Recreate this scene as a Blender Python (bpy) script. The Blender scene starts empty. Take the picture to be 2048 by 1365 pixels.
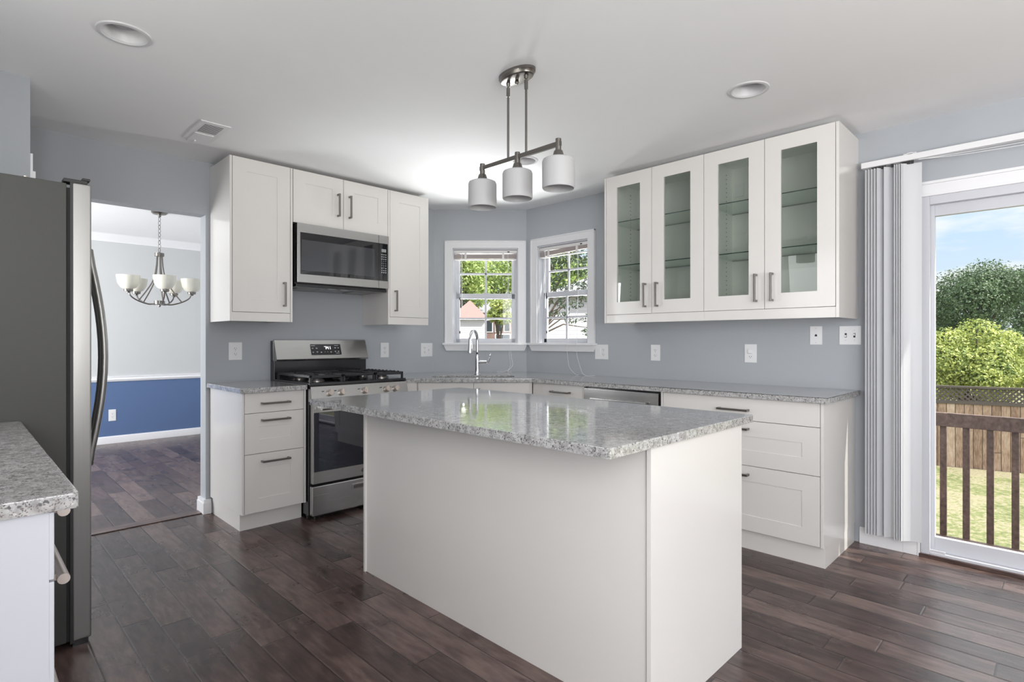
import bpy, bmesh, math, random
from mathutils import Vector, Matrix
random.seed(7)
PI = math.pi
sc = bpy.context.scene
COL = sc.collection

# ------------------------------------------------------------------ camera
F_PX, CX, CY = 1113.67, 1024.73, 680.70
cam_d = bpy.data.cameras.new('camera')
cam = bpy.data.objects.new('camera', cam_d); COL.objects.link(cam)
cam_d.sensor_width = 36.0
cam_d.lens = F_PX / 2048 * 36.0
cam_d.shift_x = -(CX - 1024) / 2048
cam_d.shift_y = (CY - 682.5) / 2048
cam_d.clip_start = 0.02; cam_d.clip_end = 400
cam.location = (-3.8199, -4.2365, 1.2058)
cam.rotation_euler = (PI / 2, 0, math.radians(-45 - 0.0974))
sc.camera = cam

# ------------------------------------------------------------------ world, sun, exposure
sc.view_settings.view_transform = 'Standard'
sc.view_settings.look = 'None'
sc.view_settings.gamma = 1
sc.view_settings.use_curve_mapping = False
sc.view_settings.exposure = 0.36
sc.cycles.use_denoising = True
sc.cycles.max_bounces = 12
sc.cycles.diffuse_bounces = 6
sc.cycles.transparent_max_bounces = 24
sc.cycles.caustics_reflective = False
sc.cycles.caustics_refractive = False
sc.cycles.sample_clamp_indirect = 2

SKY = 0.84
SUN = 8.0
W = bpy.data.worlds.new('sky'); sc.world = W; W.use_nodes = True
def build_world():
    nt = W.node_tree; nt.nodes.clear(); N = nt.nodes.new; L = nt.links.new
    out = N('ShaderNodeOutputWorld'); bg = N('ShaderNodeBackground'); L(bg.outputs[0], out.inputs[0])
    tc = N('ShaderNodeTexCoord'); sep = N('ShaderNodeSeparateXYZ'); L(tc.outputs['Generated'], sep.inputs[0])
    mp = N('ShaderNodeMapping'); L(tc.outputs['Generated'], mp.inputs[0]); mp.inputs['Scale'].default_value = (2.2, 2.2, 9.0)
    mp.inputs['Location'].default_value = (0.35, 0.2, 0.1)
    grad = N('ShaderNodeValToRGB'); L(sep.outputs[2], grad.inputs[0]); c = grad.color_ramp
    c.elements[0].position = 0.0; c.elements[0].color = (0.82, 0.89, 0.98, 1)
    c.elements[1].position = 0.6; c.elements[1].color = (2.7, 2.7, 2.75, 1)
    e = c.elements.new(0.22); e.color = (0.54, 0.76, 1.0, 1)
    e = c.elements.new(0.34); e.color = (1.9, 1.95, 2.05, 1)
    no = N('ShaderNodeTexNoise'); L(mp.outputs[0], no.inputs['Vector']); no.inputs['Scale'].default_value = 2.1
    no.inputs['Detail'].default_value = 7; no.inputs['Roughness'].default_value = 0.55
    cr = N('ShaderNodeValToRGB'); L(no.outputs[0], cr.inputs[0])
    cr.color_ramp.elements[0].position = 0.40; cr.color_ramp.elements[0].color = (0, 0, 0, 1)
    cr.color_ramp.elements[1].position = 0.55; cr.color_ramp.elements[1].color = (1, 1, 1, 1)
    mx = N('ShaderNodeMix'); mx.data_type = 'RGBA'; L(cr.outputs[0], mx.inputs[0]); L(grad.outputs[0], mx.inputs[6]); mx.blend_type = 'LIGHTEN'; mx.inputs[7].default_value = (0.98, 0.98, 0.98, 1)
    L(mx.outputs[2], bg.inputs[0]); W.cycles.sampling_method = 'NONE'; bg.inputs[1].default_value = SKY
build_world()

sun_d = bpy.data.lights.new('sun', 'SUN'); sun_d.energy = SUN; sun_d.angle = 0.009; sun_d.color = (1.0, 0.93, 0.84)
sun = bpy.data.objects.new('sun', sun_d); COL.objects.link(sun)
sun.rotation_euler = Vector((-0.175, 0.64, -0.75)).to_track_quat('-Z', 'Y').to_euler()

def fill_light(name, loc, direction, w, h, power, color):
    d = bpy.data.lights.new(name, 'AREA'); d.shape = 'RECTANGLE'; d.size = w; d.size_y = h; d.energy = power; d.color = color
    o = bpy.data.objects.new(name, d); COL.objects.link(o); o.location = loc
    o.rotation_euler = Vector(direction).to_track_quat('-Z', 'Z').to_euler()
    return o
# added area fills at invented, unseen windows of the kitchen and dining room
fill_light('fill_left_wall', (-4.30, -5.35, 1.35), (1, 0.2, 0.05), 1.7, 1.8, 70, (0.98, 0.99, 1.0))
fill_light('fill_above_counter', (-4.31, -2.25, 1.65), (1, 0.0, -0.15), 1.2, 0.9, 9, (0.98, 0.99, 1.0))
fill_light('fill_dining', (-5.06, 2.0, 1.45), (1, 0, 0.1), 1.9, 1.5, 120, (0.96, 0.98, 1.0))
# area lamps added below the sills to brighten the ceiling like ground bounce
fill_light('bounce_fill_corner', (0.42, 0.42, 0.92), (-1, -1, 1.3), 1.3, 0.5, 105, (1.0, 0.99, 0.98))
fill_light('bounce_fill_right', (1.05, -1.05, 0.92), (-1, 0, 0.9), 1.2, 0.5, 125, (1.0, 0.99, 0.98))
# unseen area lamp added behind the camera, brightening the room off the ceiling
fill_light('ceiling_fill', (-3.2, -6.9, 1.2), (0, 0.2, 1), 1.4, 1.4, 125, (1.0, 0.99, 0.99))

# ------------------------------------------------------------------ materials
def nodes_of(m):
    m.use_nodes = True
    return m.node_tree, m.node_tree.nodes, m.node_tree.links
def bsdf(m): return m.node_tree.nodes['Principled BSDF']
def mat(name, col, rough=0.5, metal=0.0, spec=0.5, coat=0.0, bump=0, bscale=200, var=0.0, vscale=6):
    m = bpy.data.materials.new(name); nt, N, L = nodes_of(m); b = bsdf(m)
    b.inputs['Base Color'].default_value = (*col, 1); b.inputs['Roughness'].default_value = rough
    b.inputs['Metallic'].default_value = metal; b.inputs['Specular IOR Level'].default_value = spec
    b.inputs['Coat Weight'].default_value = coat; b.inputs['Coat Roughness'].default_value = 0.08
    tc = N.new('ShaderNodeTexCoord')
    if bump:
        no = N.new('ShaderNodeTexNoise'); no.inputs['Scale'].default_value = bscale; no.inputs['Detail'].default_value = 3
        L.new(tc.outputs['Object'], no.inputs['Vector']); bp = N.new('ShaderNodeBump'); bp.inputs['Strength'].default_value = bump; bp.inputs['Distance'].default_value = 0.002
        L.new(no.outputs[0], bp.inputs['Height']); L.new(bp.outputs[0], b.inputs['Normal'])
    no = N.new('ShaderNodeTexNoise'); no.inputs['Scale'].default_value = vscale; no.inputs['Detail'].default_value = 4
    L.new(tc.outputs['Object'], no.inputs['Vector'])
    mx = N.new('ShaderNodeMix'); mx.data_type = 'RGBA'; v = max(var, 0.015)
    mx.inputs[6].default_value = (*[c * (1 - v) for c in col], 1); mx.inputs[7].default_value = (*[min(1, c * (1 + v)) for c in col], 1)
    L.new(no.outputs[0], mx.inputs[0]); L.new(mx.outputs[2], b.inputs['Base Color'])
    return m

M = {}
M['wall'] = mat('blue_grey_paint', (0.415, 0.435, 0.463), 0.75, bump=0.15, bscale=350)
M['ceiling'] = mat('white_ceiling_paint', (0.86, 0.865, 0.88), 0.85, bump=0.1, bscale=300)
M['dining_upper'] = mat('pale_grey_paint', (0.57, 0.58, 0.585), 0.75)
M['dining_lower'] = mat('navy_blue_paint', (0.095, 0.155, 0.30), 0.7)
M['trim'] = mat('white_trim_paint', (0.84, 0.84, 0.86), 0.35)
M['vinyl'] = mat('white_vinyl', (0.60, 0.61, 0.65), 0.35)
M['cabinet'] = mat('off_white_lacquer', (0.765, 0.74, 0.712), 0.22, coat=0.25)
M['cabinet_shaded'] = mat('shaded_cabinet_white', (0.60, 0.61, 0.655), 0.35)  # same cabinet white, darkened and blued for the shade it stands in
M['cab_inside'] = mat('cabinet_interior', (0.86, 0.86, 0.83), 0.5)
M['gap'] = mat('dark_gap', (0.02, 0.02, 0.02), 0.8)
M['nickel'] = mat('brushed_nickel', (0.23, 0.215, 0.20), 0.3, 1.0)
M['nickel_light'] = mat('satin_nickel', (0.58, 0.52, 0.48), 0.34, 0.8)
M['chrome'] = mat('chrome', (0.80, 0.80, 0.82), 0.06, 1.0)
M['black'] = mat('black_enamel', (0.012, 0.012, 0.015), 0.2, coat=0.3)
M['iron'] = mat('cast_iron', (0.022, 0.022, 0.026), 0.45, bump=0.3, bscale=400)
M['black_glass'] = mat('black_glass', (0.006, 0.007, 0.010), 0.03, spec=0.8)
M['plate'] = mat('white_plastic', (0.82, 0.82, 0.83), 0.35)
M['can'] = mat('recessed_light_white', (0.62, 0.62, 0.63), 0.4)
M['slot'] = mat('dark_slot', (0.03, 0.03, 0.03), 0.6)
M['frost'] = mat('frosted_glass', (0.47, 0.47, 0.475), 0.5)
M['frost_cream'] = mat('cream_glass', (0.84, 0.82, 0.72), 0.4)
M['fridge_side'] = mat('charcoal_textured_steel', (0.05, 0.05, 0.046), 0.55, 0.0, bump=0.35, bscale=500)
M['blind'] = mat('white_vane', (0.62, 0.63, 0.65), 0.5)
M['mini'] = mat('mini_blind_slats', (0.55, 0.48, 0.46), 0.5)
M['mini_rail'] = mat('mini_blind_rail', (0.80, 0.78, 0.77), 0.4)
M['cord'] = mat('white_cord', (0.85, 0.85, 0.85), 0.6)
M['keys'] = mat('printed_grey', (0.62, 0.63, 0.66), 0.5)
M['lcd'] = mat('lcd_grey', (0.30, 0.30, 0.30), 0.3)
M['dark_wood'] = None
M['siding_dark'] = mat('brown_brick', (0.20, 0.13, 0.12), 0.9, var=0.3, vscale=3)
M['roof_red'] = mat('red_shingles', (0.29, 0.15, 0.14), 0.9, var=0.12, vscale=4)
M['roof_grey'] = mat('grey_shingles', (0.22, 0.22, 0.24), 0.9, var=0.15, vscale=4)
M['bark'] = mat('bark', (0.10, 0.075, 0.055), 0.9, bump=0.6, bscale=30)
M['car'] = mat('white_car_paint', (0.85, 0.85, 0.86), 0.2)
M['glassdark'] = mat('dark_window_glass', (0.03, 0.04, 0.05), 0.05)

def emis(name, col, s):
    m = bpy.data.materials.new(name); nt, N, L = nodes_of(m); b = bsdf(m)
    b.inputs['Base Color'].default_value = (*col, 1); b.inputs['Emission Color'].default_value = (*col, 1); b.inputs['Emission Strength'].default_value = s
    return m
M['led'] = emis('white_led_digits', (1, 1, 1), 1.0)

def steel(name, base, rough, axis):
    m = bpy.data.materials.new(name); nt, N, L = nodes_of(m); b = bsdf(m)
    b.inputs['Metallic'].default_value = 1.0
    tc = N.new('ShaderNodeTexCoord'); mp = N.new('ShaderNodeMapping'); L.new(tc.outputs['Object'], mp.inputs[0])
    s = [400, 400, 400]; s[axis] = 3; mp.inputs['Scale'].default_value = s
    no = N.new('ShaderNodeTexNoise'); no.inputs['Scale'].default_value = 1; no.inputs['Detail'].default_value = 3; L.new(mp.outputs[0], no.inputs['Vector'])
    cr = N.new('ShaderNodeMapRange'); L.new(no.outputs[0], cr.inputs[0]); cr.inputs[3].default_value = rough - 0.05; cr.inputs[4].default_value = rough + 0.07
    L.new(cr.outputs[0], b.inputs['Roughness'])
    mx = N.new('ShaderNodeMix'); mx.data_type = 'RGBA'; L.new(no.outputs[0], mx.inputs[0])
    mx.inputs[6].default_value = (*[c * 0.93 for c in base], 1); mx.inputs[7].default_value = (*[min(1, c * 1.07) for c in base], 1)
    L.new(mx.outputs[2], b.inputs['Base Color'])
    return m
M['steel'] = steel('stainless_steel', (0.52, 0.515, 0.505), 0.24, 0)
M['steel_v'] = steel('stainless_steel_vertical_grain', (0.28, 0.275, 0.265), 0.36, 2)
M['sink_steel'] = steel('sink_steel', (0.5, 0.5, 0.5), 0.3, 0)

def glass(name, tint, gloss_tint=(1, 1, 1), ior=1.45):
    m = bpy.data.materials.new(name); nt, N, L = nodes_of(m); N.remove(bsdf(m))
    out = [n for n in N if n.type == 'OUTPUT_MATERIAL'][0]
    lw = N.new('ShaderNodeLayerWeight'); lw.inputs[0].default_value = 0.5
    pw = N.new('ShaderNodeMath'); pw.operation = 'POWER'; L.new(lw.outputs['Facing'], pw.inputs[0]); pw.inputs[1].default_value = 4.0
    fr = N.new('ShaderNodeMath'); fr.operation = 'MULTIPLY_ADD'; L.new(pw.outputs[0], fr.inputs[0]); fr.inputs[1].default_value = 0.75; fr.inputs[2].default_value = ((ior - 1) / (ior + 1)) ** 2
    t = N.new('ShaderNodeBsdfTransparent'); t.inputs[0].default_value = (*tint, 1)
    g = N.new('ShaderNodeBsdfGlossy'); g.inputs[0].default_value = (*gloss_tint, 1); g.inputs['Roughness'].default_value = 0.0
    mx = N.new('ShaderNodeMixShader'); L.new(fr.outputs[0], mx.inputs[0]); L.new(t.outputs[0], mx.inputs[1]); L.new(g.outputs[0], mx.inputs[2]); L.new(mx.outputs[0], out.inputs[0])
    return m
M['pane'] = glass('window_glass', (0.97, 0.985, 0.98), ior=1.3)
M['cab_glass'] = glass('greenish_cabinet_glass', (0.87, 0.893, 0.875), ior=1.45)
M['shelf_glass'] = glass('glass_shelf', (0.90, 0.95, 0.92), ior=1.3)
M['shelf_edge'] = mat('green_glass_edge', (0.03, 0.06, 0.05), 0.1)
M['oven_glass'] = mat('smoked_oven_glass', (0.008, 0.011, 0.022), 0.02, spec=0.9)

def quartz():
    m = bpy.data.materials.new('speckled_grey_quartz'); nt, N, L = nodes_of(m); b = bsdf(m)
    tc = N.new('ShaderNodeTexCoord')
    base = N.new('ShaderNodeTexNoise'); base.inputs['Scale'].default_value = 45; base.inputs['Detail'].default_value = 5; L.new(tc.outputs['Object'], base.inputs['Vector'])
    r0 = N.new('ShaderNodeValToRGB'); L.new(base.outputs[0], r0.inputs[0])
    r0.color_ramp.elements[0].position = 0.30; r0.color_ramp.elements[0].color = (0.27, 0.265, 0.26, 1)
    r0.color_ramp.elements[1].position = 0.62; r0.color_ramp.elements[1].color = (0.52, 0.515, 0.51, 1)
    wn = N.new('ShaderNodeTexNoise'); wn.inputs['Scale'].default_value = 70; L.new(tc.outputs['Object'], wn.inputs['Vector'])
    wa = N.new('ShaderNodeVectorMath'); wa.operation = 'MULTIPLY_ADD'; L.new(wn.outputs['Color'], wa.inputs[0]); wa.inputs[1].default_value = (0.012, 0.012, 0.012); L.new(tc.outputs['Object'], wa.inputs[2])
    prev = r0.outputs[0]
    for sc_, thr, colr in ((125, 0.86, (0.13, 0.13, 0.135)), (210, 0.78, (0.20, 0.18, 0.165)), (150, 0.85, (0.58, 0.58, 0.57)), (340, 0.76, (0.14, 0.14, 0.14))):
        vo = N.new('ShaderNodeTexVoronoi'); vo.inputs['Scale'].default_value = sc_; L.new(wa.outputs[0], vo.inputs['Vector'])
        sp = N.new('ShaderNodeSeparateColor'); L.new(vo.outputs['Color'], sp.inputs[0])
        gt = N.new('ShaderNodeMath'); gt.operation = 'GREATER_THAN'; L.new(sp.outputs[0], gt.inputs[0]); gt.inputs[1].default_value = thr
        lt = N.new('ShaderNodeMapRange'); L.new(vo.outputs['Distance'], lt.inputs[0]); lt.inputs[1].default_value = 0.35; lt.inputs[2].default_value = 0.55; lt.inputs[3].default_value = 1; lt.inputs[4].default_value = 0
        mu = N.new('ShaderNodeMath'); mu.operation = 'MULTIPLY'; L.new(gt.outputs[0], mu.inputs[0]); L.new(lt.outputs[0], mu.inputs[1])
        mx = N.new('ShaderNodeMix'); mx.data_type = 'RGBA'; L.new(mu.outputs[0], mx.inputs[0]); L.new(prev, mx.inputs[6]); mx.inputs[7].default_value = (*colr, 1)
        prev = mx.outputs[2]
    L.new(prev, b.inputs['Base Color']); b.inputs['Coat Weight'].default_value = 0.3; b.inputs['Coat Roughness'].default_value = 0.02; b.inputs['Roughness'].default_value = 0.10; b.inputs['Specular IOR Level'].default_value = 0.9
    return m
M['quartz'] = quartz()

def planks(name, width, cols, length, rough, axis_swap=False, gapw=0.0022, phase=0.0):
    """hand-scraped boards running along Y: per-row random joints, per-board tone, grain along the board"""
    m = bpy.data.materials.new(name); nt, N, L = nodes_of(m); b = bsdf(m)
    def math_(op, a, c=None, d=None):
        n = N.new('ShaderNodeMath'); n.operation = op
        for k, v in enumerate((a, c, d)):
            if v is None: continue
            if isinstance(v, (int, float)): n.inputs[k].default_value = v
            else: L.new(v, n.inputs[k])
        return n.outputs[0]
    tc = N.new('ShaderNodeTexCoord'); sp = N.new('ShaderNodeSeparateXYZ'); L.new(tc.outputs['Object'], sp.inputs[0])
    X, Y = (sp.outputs[1], sp.outputs[0]) if axis_swap else (sp.outputs[0], sp.outputs[1])
    u = math_('DIVIDE', math_('ADD', X, phase), width); row = math_('FLOOR', u); fu = math_('FRACT', u)
    w1 = N.new('ShaderNodeTexWhiteNoise'); w1.noise_dimensions = '1D'; L.new(row, w1.inputs['W'])
    ln = math_('ADD', math_('MULTIPLY', w1.outputs['Value'], 0.35 * length), 0.80 * length)
    v = math_('ADD', math_('DIVIDE', Y, ln), math_('MULTIPLY', w1.outputs['Value'], 37.7)); seg = math_('FLOOR', v); fv = math_('FRACT', v)
    cv = N.new('ShaderNodeCombineXYZ'); L.new(row, cv.inputs[0]); L.new(seg, cv.inputs[1])
    w2 = N.new('ShaderNodeTexWhiteNoise'); w2.noise_dimensions = '3D'; L.new(cv.outputs[0], w2.inputs['Vector'])
    # distances to board edges in metres
    du = math_('MULTIPLY', math_('MINIMUM', fu, math_('SUBTRACT', 1.0, fu)), width)
    dv = math_('MULTIPLY', math_('MINIMUM', fv, math_('SUBTRACT', 1.0, fv)), ln)
    dm = math_('MINIMUM', du, dv)
    gap = N.new('ShaderNodeMapRange'); L.new(dm, gap.inputs[0]); gap.inputs[1].default_value = gapw * 0.5; gap.inputs[2].default_value = gapw; gap.inputs[3].default_value = 1; gap.inputs[4].default_value = 0
    # grain
    off = N.new('ShaderNodeVectorMath'); off.operation = 'MULTIPLY'; L.new(w2.outputs['Color'], off.inputs[0]); off.inputs[1].default_value = (20, 20, 20)
    ad = N.new('ShaderNodeVectorMath'); ad.operation = 'ADD'; L.new(tc.outputs['Object'], ad.inputs[0]); L.new(off.outputs[0], ad.inputs[1])
    mp = N.new('ShaderNodeMapping'); L.new(ad.outputs[0], mp.inputs[0]); mp.inputs['Scale'].default_value = (5, 26, 20) if axis_swap else (26, 5, 20)
    g1 = N.new('ShaderNodeTexNoise'); g1.inputs['Scale'].default_value = 1.6; g1.inputs['Detail'].default_value = 4; g1.inputs['Roughness'].default_value = 0.55; L.new(mp.outputs[0], g1.inputs['Vector'])
    g2 = N.new('ShaderNodeTexNoise'); g2.inputs['Scale'].default_value = 5.0; g2.inputs['Detail'].default_value = 2; L.new(ad.outputs[0], g2.inputs['Vector'])
    tone = math_('ADD', math_('ADD', math_('ADD', math_('MULTIPLY', g1.outputs[0], 0.85), -0.15), math_('ADD', math_('MULTIPLY', g2.outputs[0], 0.45), 0.12)), math_('MULTIPLY', math_('SUBTRACT', w2.outputs['Value'], 0.5), 0.38))
    cr = N.new('ShaderNodeValToRGB'); L.new(tone, cr.inputs[0]); e = cr.color_ramp.elements
    e[0].position = 0.35; e[0].color = (*cols[0], 1); e[1].position = 0.92; e[1].color = (*cols[2], 1)
    k = cr.color_ramp.elements.new(0.62); k.color = (*cols[1], 1)
    mx = N.new('ShaderNodeMix'); mx.data_type = 'RGBA'; L.new(gap.outputs[0], mx.inputs[0]); L.new(cr.outputs[0], mx.inputs[6]); mx.inputs[7].default_value = (*[c * 0.25 for c in cols[0]], 1)
    L.new(mx.outputs[2], b.inputs['Base Color'])
    b.inputs['Specular IOR Level'].default_value = 0.5
    rg = N.new('ShaderNodeMapRange'); L.new(g2.outputs[0], rg.inputs[0]); rg.inputs[3].default_value = rough - 0.06; rg.inputs[4].default_value = rough + 0.10; L.new(rg.outputs[0], b.inputs['Roughness'])
    bev = N.new('ShaderNodeMapRange'); L.new(dm, bev.inputs[0]); bev.inputs[2].default_value = 0.006
    h = math_('ADD', bev.outputs[0], math_('MULTIPLY', g2.outputs[0], 0.05))
    bp = N.new('ShaderNodeBump'); bp.inputs['Strength'].default_value = 0.35; bp.inputs['Distance'].default_value = 0.003; L.new(h, bp.inputs['Height']); L.new(bp.outputs[0], b.inputs['Normal'])
    return m
FC = ((0.028, 0.016, 0.014), (0.074, 0.046, 0.040), (0.165, 0.113, 0.098))
M['floor'] = planks('dark_walnut_floorboards', 0.1187, FC, 1.0, 0.27, phase=0.0)
M['threshold'] = planks('dark_walnut_threshold_board', 0.30, FC, 2.2, 0.3, axis_swap=True, phase=0.1)
DC = ((0.05, 0.028, 0.023), (0.12, 0.075, 0.062), (0.22, 0.15, 0.13))
M['dark_wood'] = planks('weathered_deck_wood', 0.9, DC, 9.0, 0.6)
M['deck'] = planks('deck_boards', 0.14, DC, 3.0, 0.6, gapw=0.006)
FB = ((0.19, 0.115, 0.08), (0.36, 0.25, 0.18), (0.52, 0.41, 0.33))

def fence_boards():
    m = planks('cedar_fence_boards', 0.155, FB, 9.0, 0.8, gapw=0.008)
    # boards stand upright: board index along the fence (local X), grain along Z
    nt = m.node_tree
    sp = [n for n in nt.nodes if n.type == 'SEPXYZ'][0]
    for l in list(nt.links):
        if l.from_node == sp and l.from_socket == sp.outputs[1]:
            to = l.to_socket; nt.links.remove(l); nt.links.new(sp.outputs[2], to)
    for n in nt.nodes:
        if n.type == 'MAPPING': n.inputs['Scale'].default_value = (40, 30, 5)
    return m
M['fence'] = fence_boards()
M['fence_dark'] = mat('weathered_grey_lattice', (0.10, 0.083, 0.073), 0.9, var=0.2, vscale=9)

def siding(name, col):
    m = bpy.data.materials.new(name); nt, N, L = nodes_of(m); b = bsdf(m); b.inputs['Roughness'].default_value = 0.6
    tc = N.new('ShaderNodeTexCoord'); sp = N.new('ShaderNodeSeparateXYZ'); L.new(tc.outputs['Object'], sp.inputs[0])
    d = N.new('ShaderNodeMath'); d.operation = 'DIVIDE'; L.new(sp.outputs[2], d.inputs[0]); d.inputs[1].default_value = 0.16
    f = N.new('ShaderNodeMath'); f.operation = 'FRACT'; L.new(d.outputs[0], f.inputs[0])
    r = N.new('ShaderNodeMapRange'); L.new(f.outputs[0], r.inputs[0]); r.inputs[2].default_value = 0.12
    mx = N.new('ShaderNodeMix'); mx.data_type = 'RGBA'; L.new(r.outputs[0], mx.inputs[0]); mx.inputs[6].default_value = (*[c * 0.62 for c in col], 1); mx.inputs[7].default_value = (*col, 1)
    L.new(mx.outputs[2], b.inputs['Base Color'])
    bp = N.new('ShaderNodeBump'); bp.inputs['Distance'].default_value = 0.02; bp.inputs['Strength'].default_value = 0.5; L.new(f.outputs[0], bp.inputs['Height']); bp.invert = True; L.new(bp.outputs[0], b.inputs['Normal'])
    return m
M['siding'] = siding('white_lap_siding', (0.46, 0.445, 0.50))

def leaves(name, c1, c2, scale=1.2):
    m = bpy.data.materials.new(name); nt, N, L = nodes_of(m); b = bsdf(m); b.inputs['Roughness'].default_value = 0.55
    out = [n for n in N if n.type == 'OUTPUT_MATERIAL'][0]
    geo = N.new('ShaderNodeNewGeometry'); tc = N.new('ShaderNodeTexCoord')
    no = N.new('ShaderNodeTexNoise'); no.inputs['Scale'].default_value = scale; no.inputs['Detail'].default_value = 3; L.new(tc.outputs['Object'], no.inputs['Vector'])
    ad = N.new('ShaderNodeMath'); ad.operation = 'MULTIPLY_ADD'; L.new(geo.outputs['Random Per Island'], ad.inputs[0]); ad.inputs[1].default_value = 0.7
    su = N.new('ShaderNodeMath'); su.operation = 'SUBTRACT'; L.new(no.outputs[0], su.inputs[0]); su.inputs[1].default_value = 0.35; L.new(su.outputs[0], ad.inputs[2])
    mx = N.new('ShaderNodeMix'); mx.data_type = 'RGBA'; L.new(ad.outputs[0], mx.inputs[0]); mx.inputs[6].default_value = (*c1, 1); mx.inputs[7].default_value = (*c2, 1)
    L.new(mx.outputs[2], b.inputs['Base Color'])
    tr = N.new('ShaderNodeBsdfTranslucent'); L.new(mx.outputs[2], tr.inputs[0])
    ms = N.new('ShaderNodeMixShader'); ms.inputs[0].default_value = 0.3; L.new(b.outputs[0], ms.inputs[1]); L.new(tr.outputs[0], ms.inputs[2]); L.new(ms.outputs[0], out.inputs[0])
    return m
M['leaf_dark'] = leaves('dark_green_leaves', (0.03, 0.065, 0.028), (0.10, 0.165, 0.07), 0.5)
M['leaf_bright'] = leaves('yellow_green_leaves', (0.07, 0.14, 0.03), (0.56, 0.60, 0.17), 2.2)
M['leaf_mid'] = leaves('mid_green_leaves', (0.12, 0.21, 0.05), (0.46, 0.56, 0.18), 0.8)
M['leaf_needle'] = leaves('grey_green_needles', (0.03, 0.05, 0.03), (0.09, 0.14, 0.08), 1.0)

def grass_mat():
    m = bpy.data.materials.new('sunlit_lawn_grass'); nt, N, L = nodes_of(m); b = bsdf(m); b.inputs['Roughness'].default_value = 0.9
    tc = N.new('ShaderNodeTexCoord')
    a = N.new('ShaderNodeTexNoise'); a.inputs['Scale'].default_value = 0.8; a.inputs['Detail'].default_value = 4; L.new(tc.outputs['Object'], a.inputs['Vector'])
    f = N.new('ShaderNodeTexNoise'); f.inputs['Scale'].default_value = 14; f.inputs['Detail'].default_value = 6; L.new(tc.outputs['Object'], f.inputs['Vector'])
    s = N.new('ShaderNodeMath'); s.operation = 'MULTIPLY_ADD'; L.new(f.outputs[0], s.inputs[0]); s.inputs[1].default_value = 0.9; L.new(a.outputs[0], s.inputs[2])
    cr = N.new('ShaderNodeValToRGB'); L.new(s.outputs[0], cr.inputs[0]); e = cr.color_ramp.elements
    e[0].position = 0.62; e[0].color = (0.050, 0.068, 0.018, 1); e[1].position = 1.25; e[1].color = (0.205, 0.185, 0.115, 1)
    k = e.new(0.92); k.color = (0.135, 0.148, 0.055, 1)
    L.new(cr.outputs[0], b.inputs['Base Color'])
    bp = N.new('ShaderNodeBump'); bp.inputs['Strength'].default_value = 0.8; bp.inputs['Distance'].default_value = 0.05; L.new(f.outputs[0], bp.inputs['Height']); L.new(bp.outputs[0], b.inputs['Normal'])
    return m
M['grass'] = grass_mat()

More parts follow.
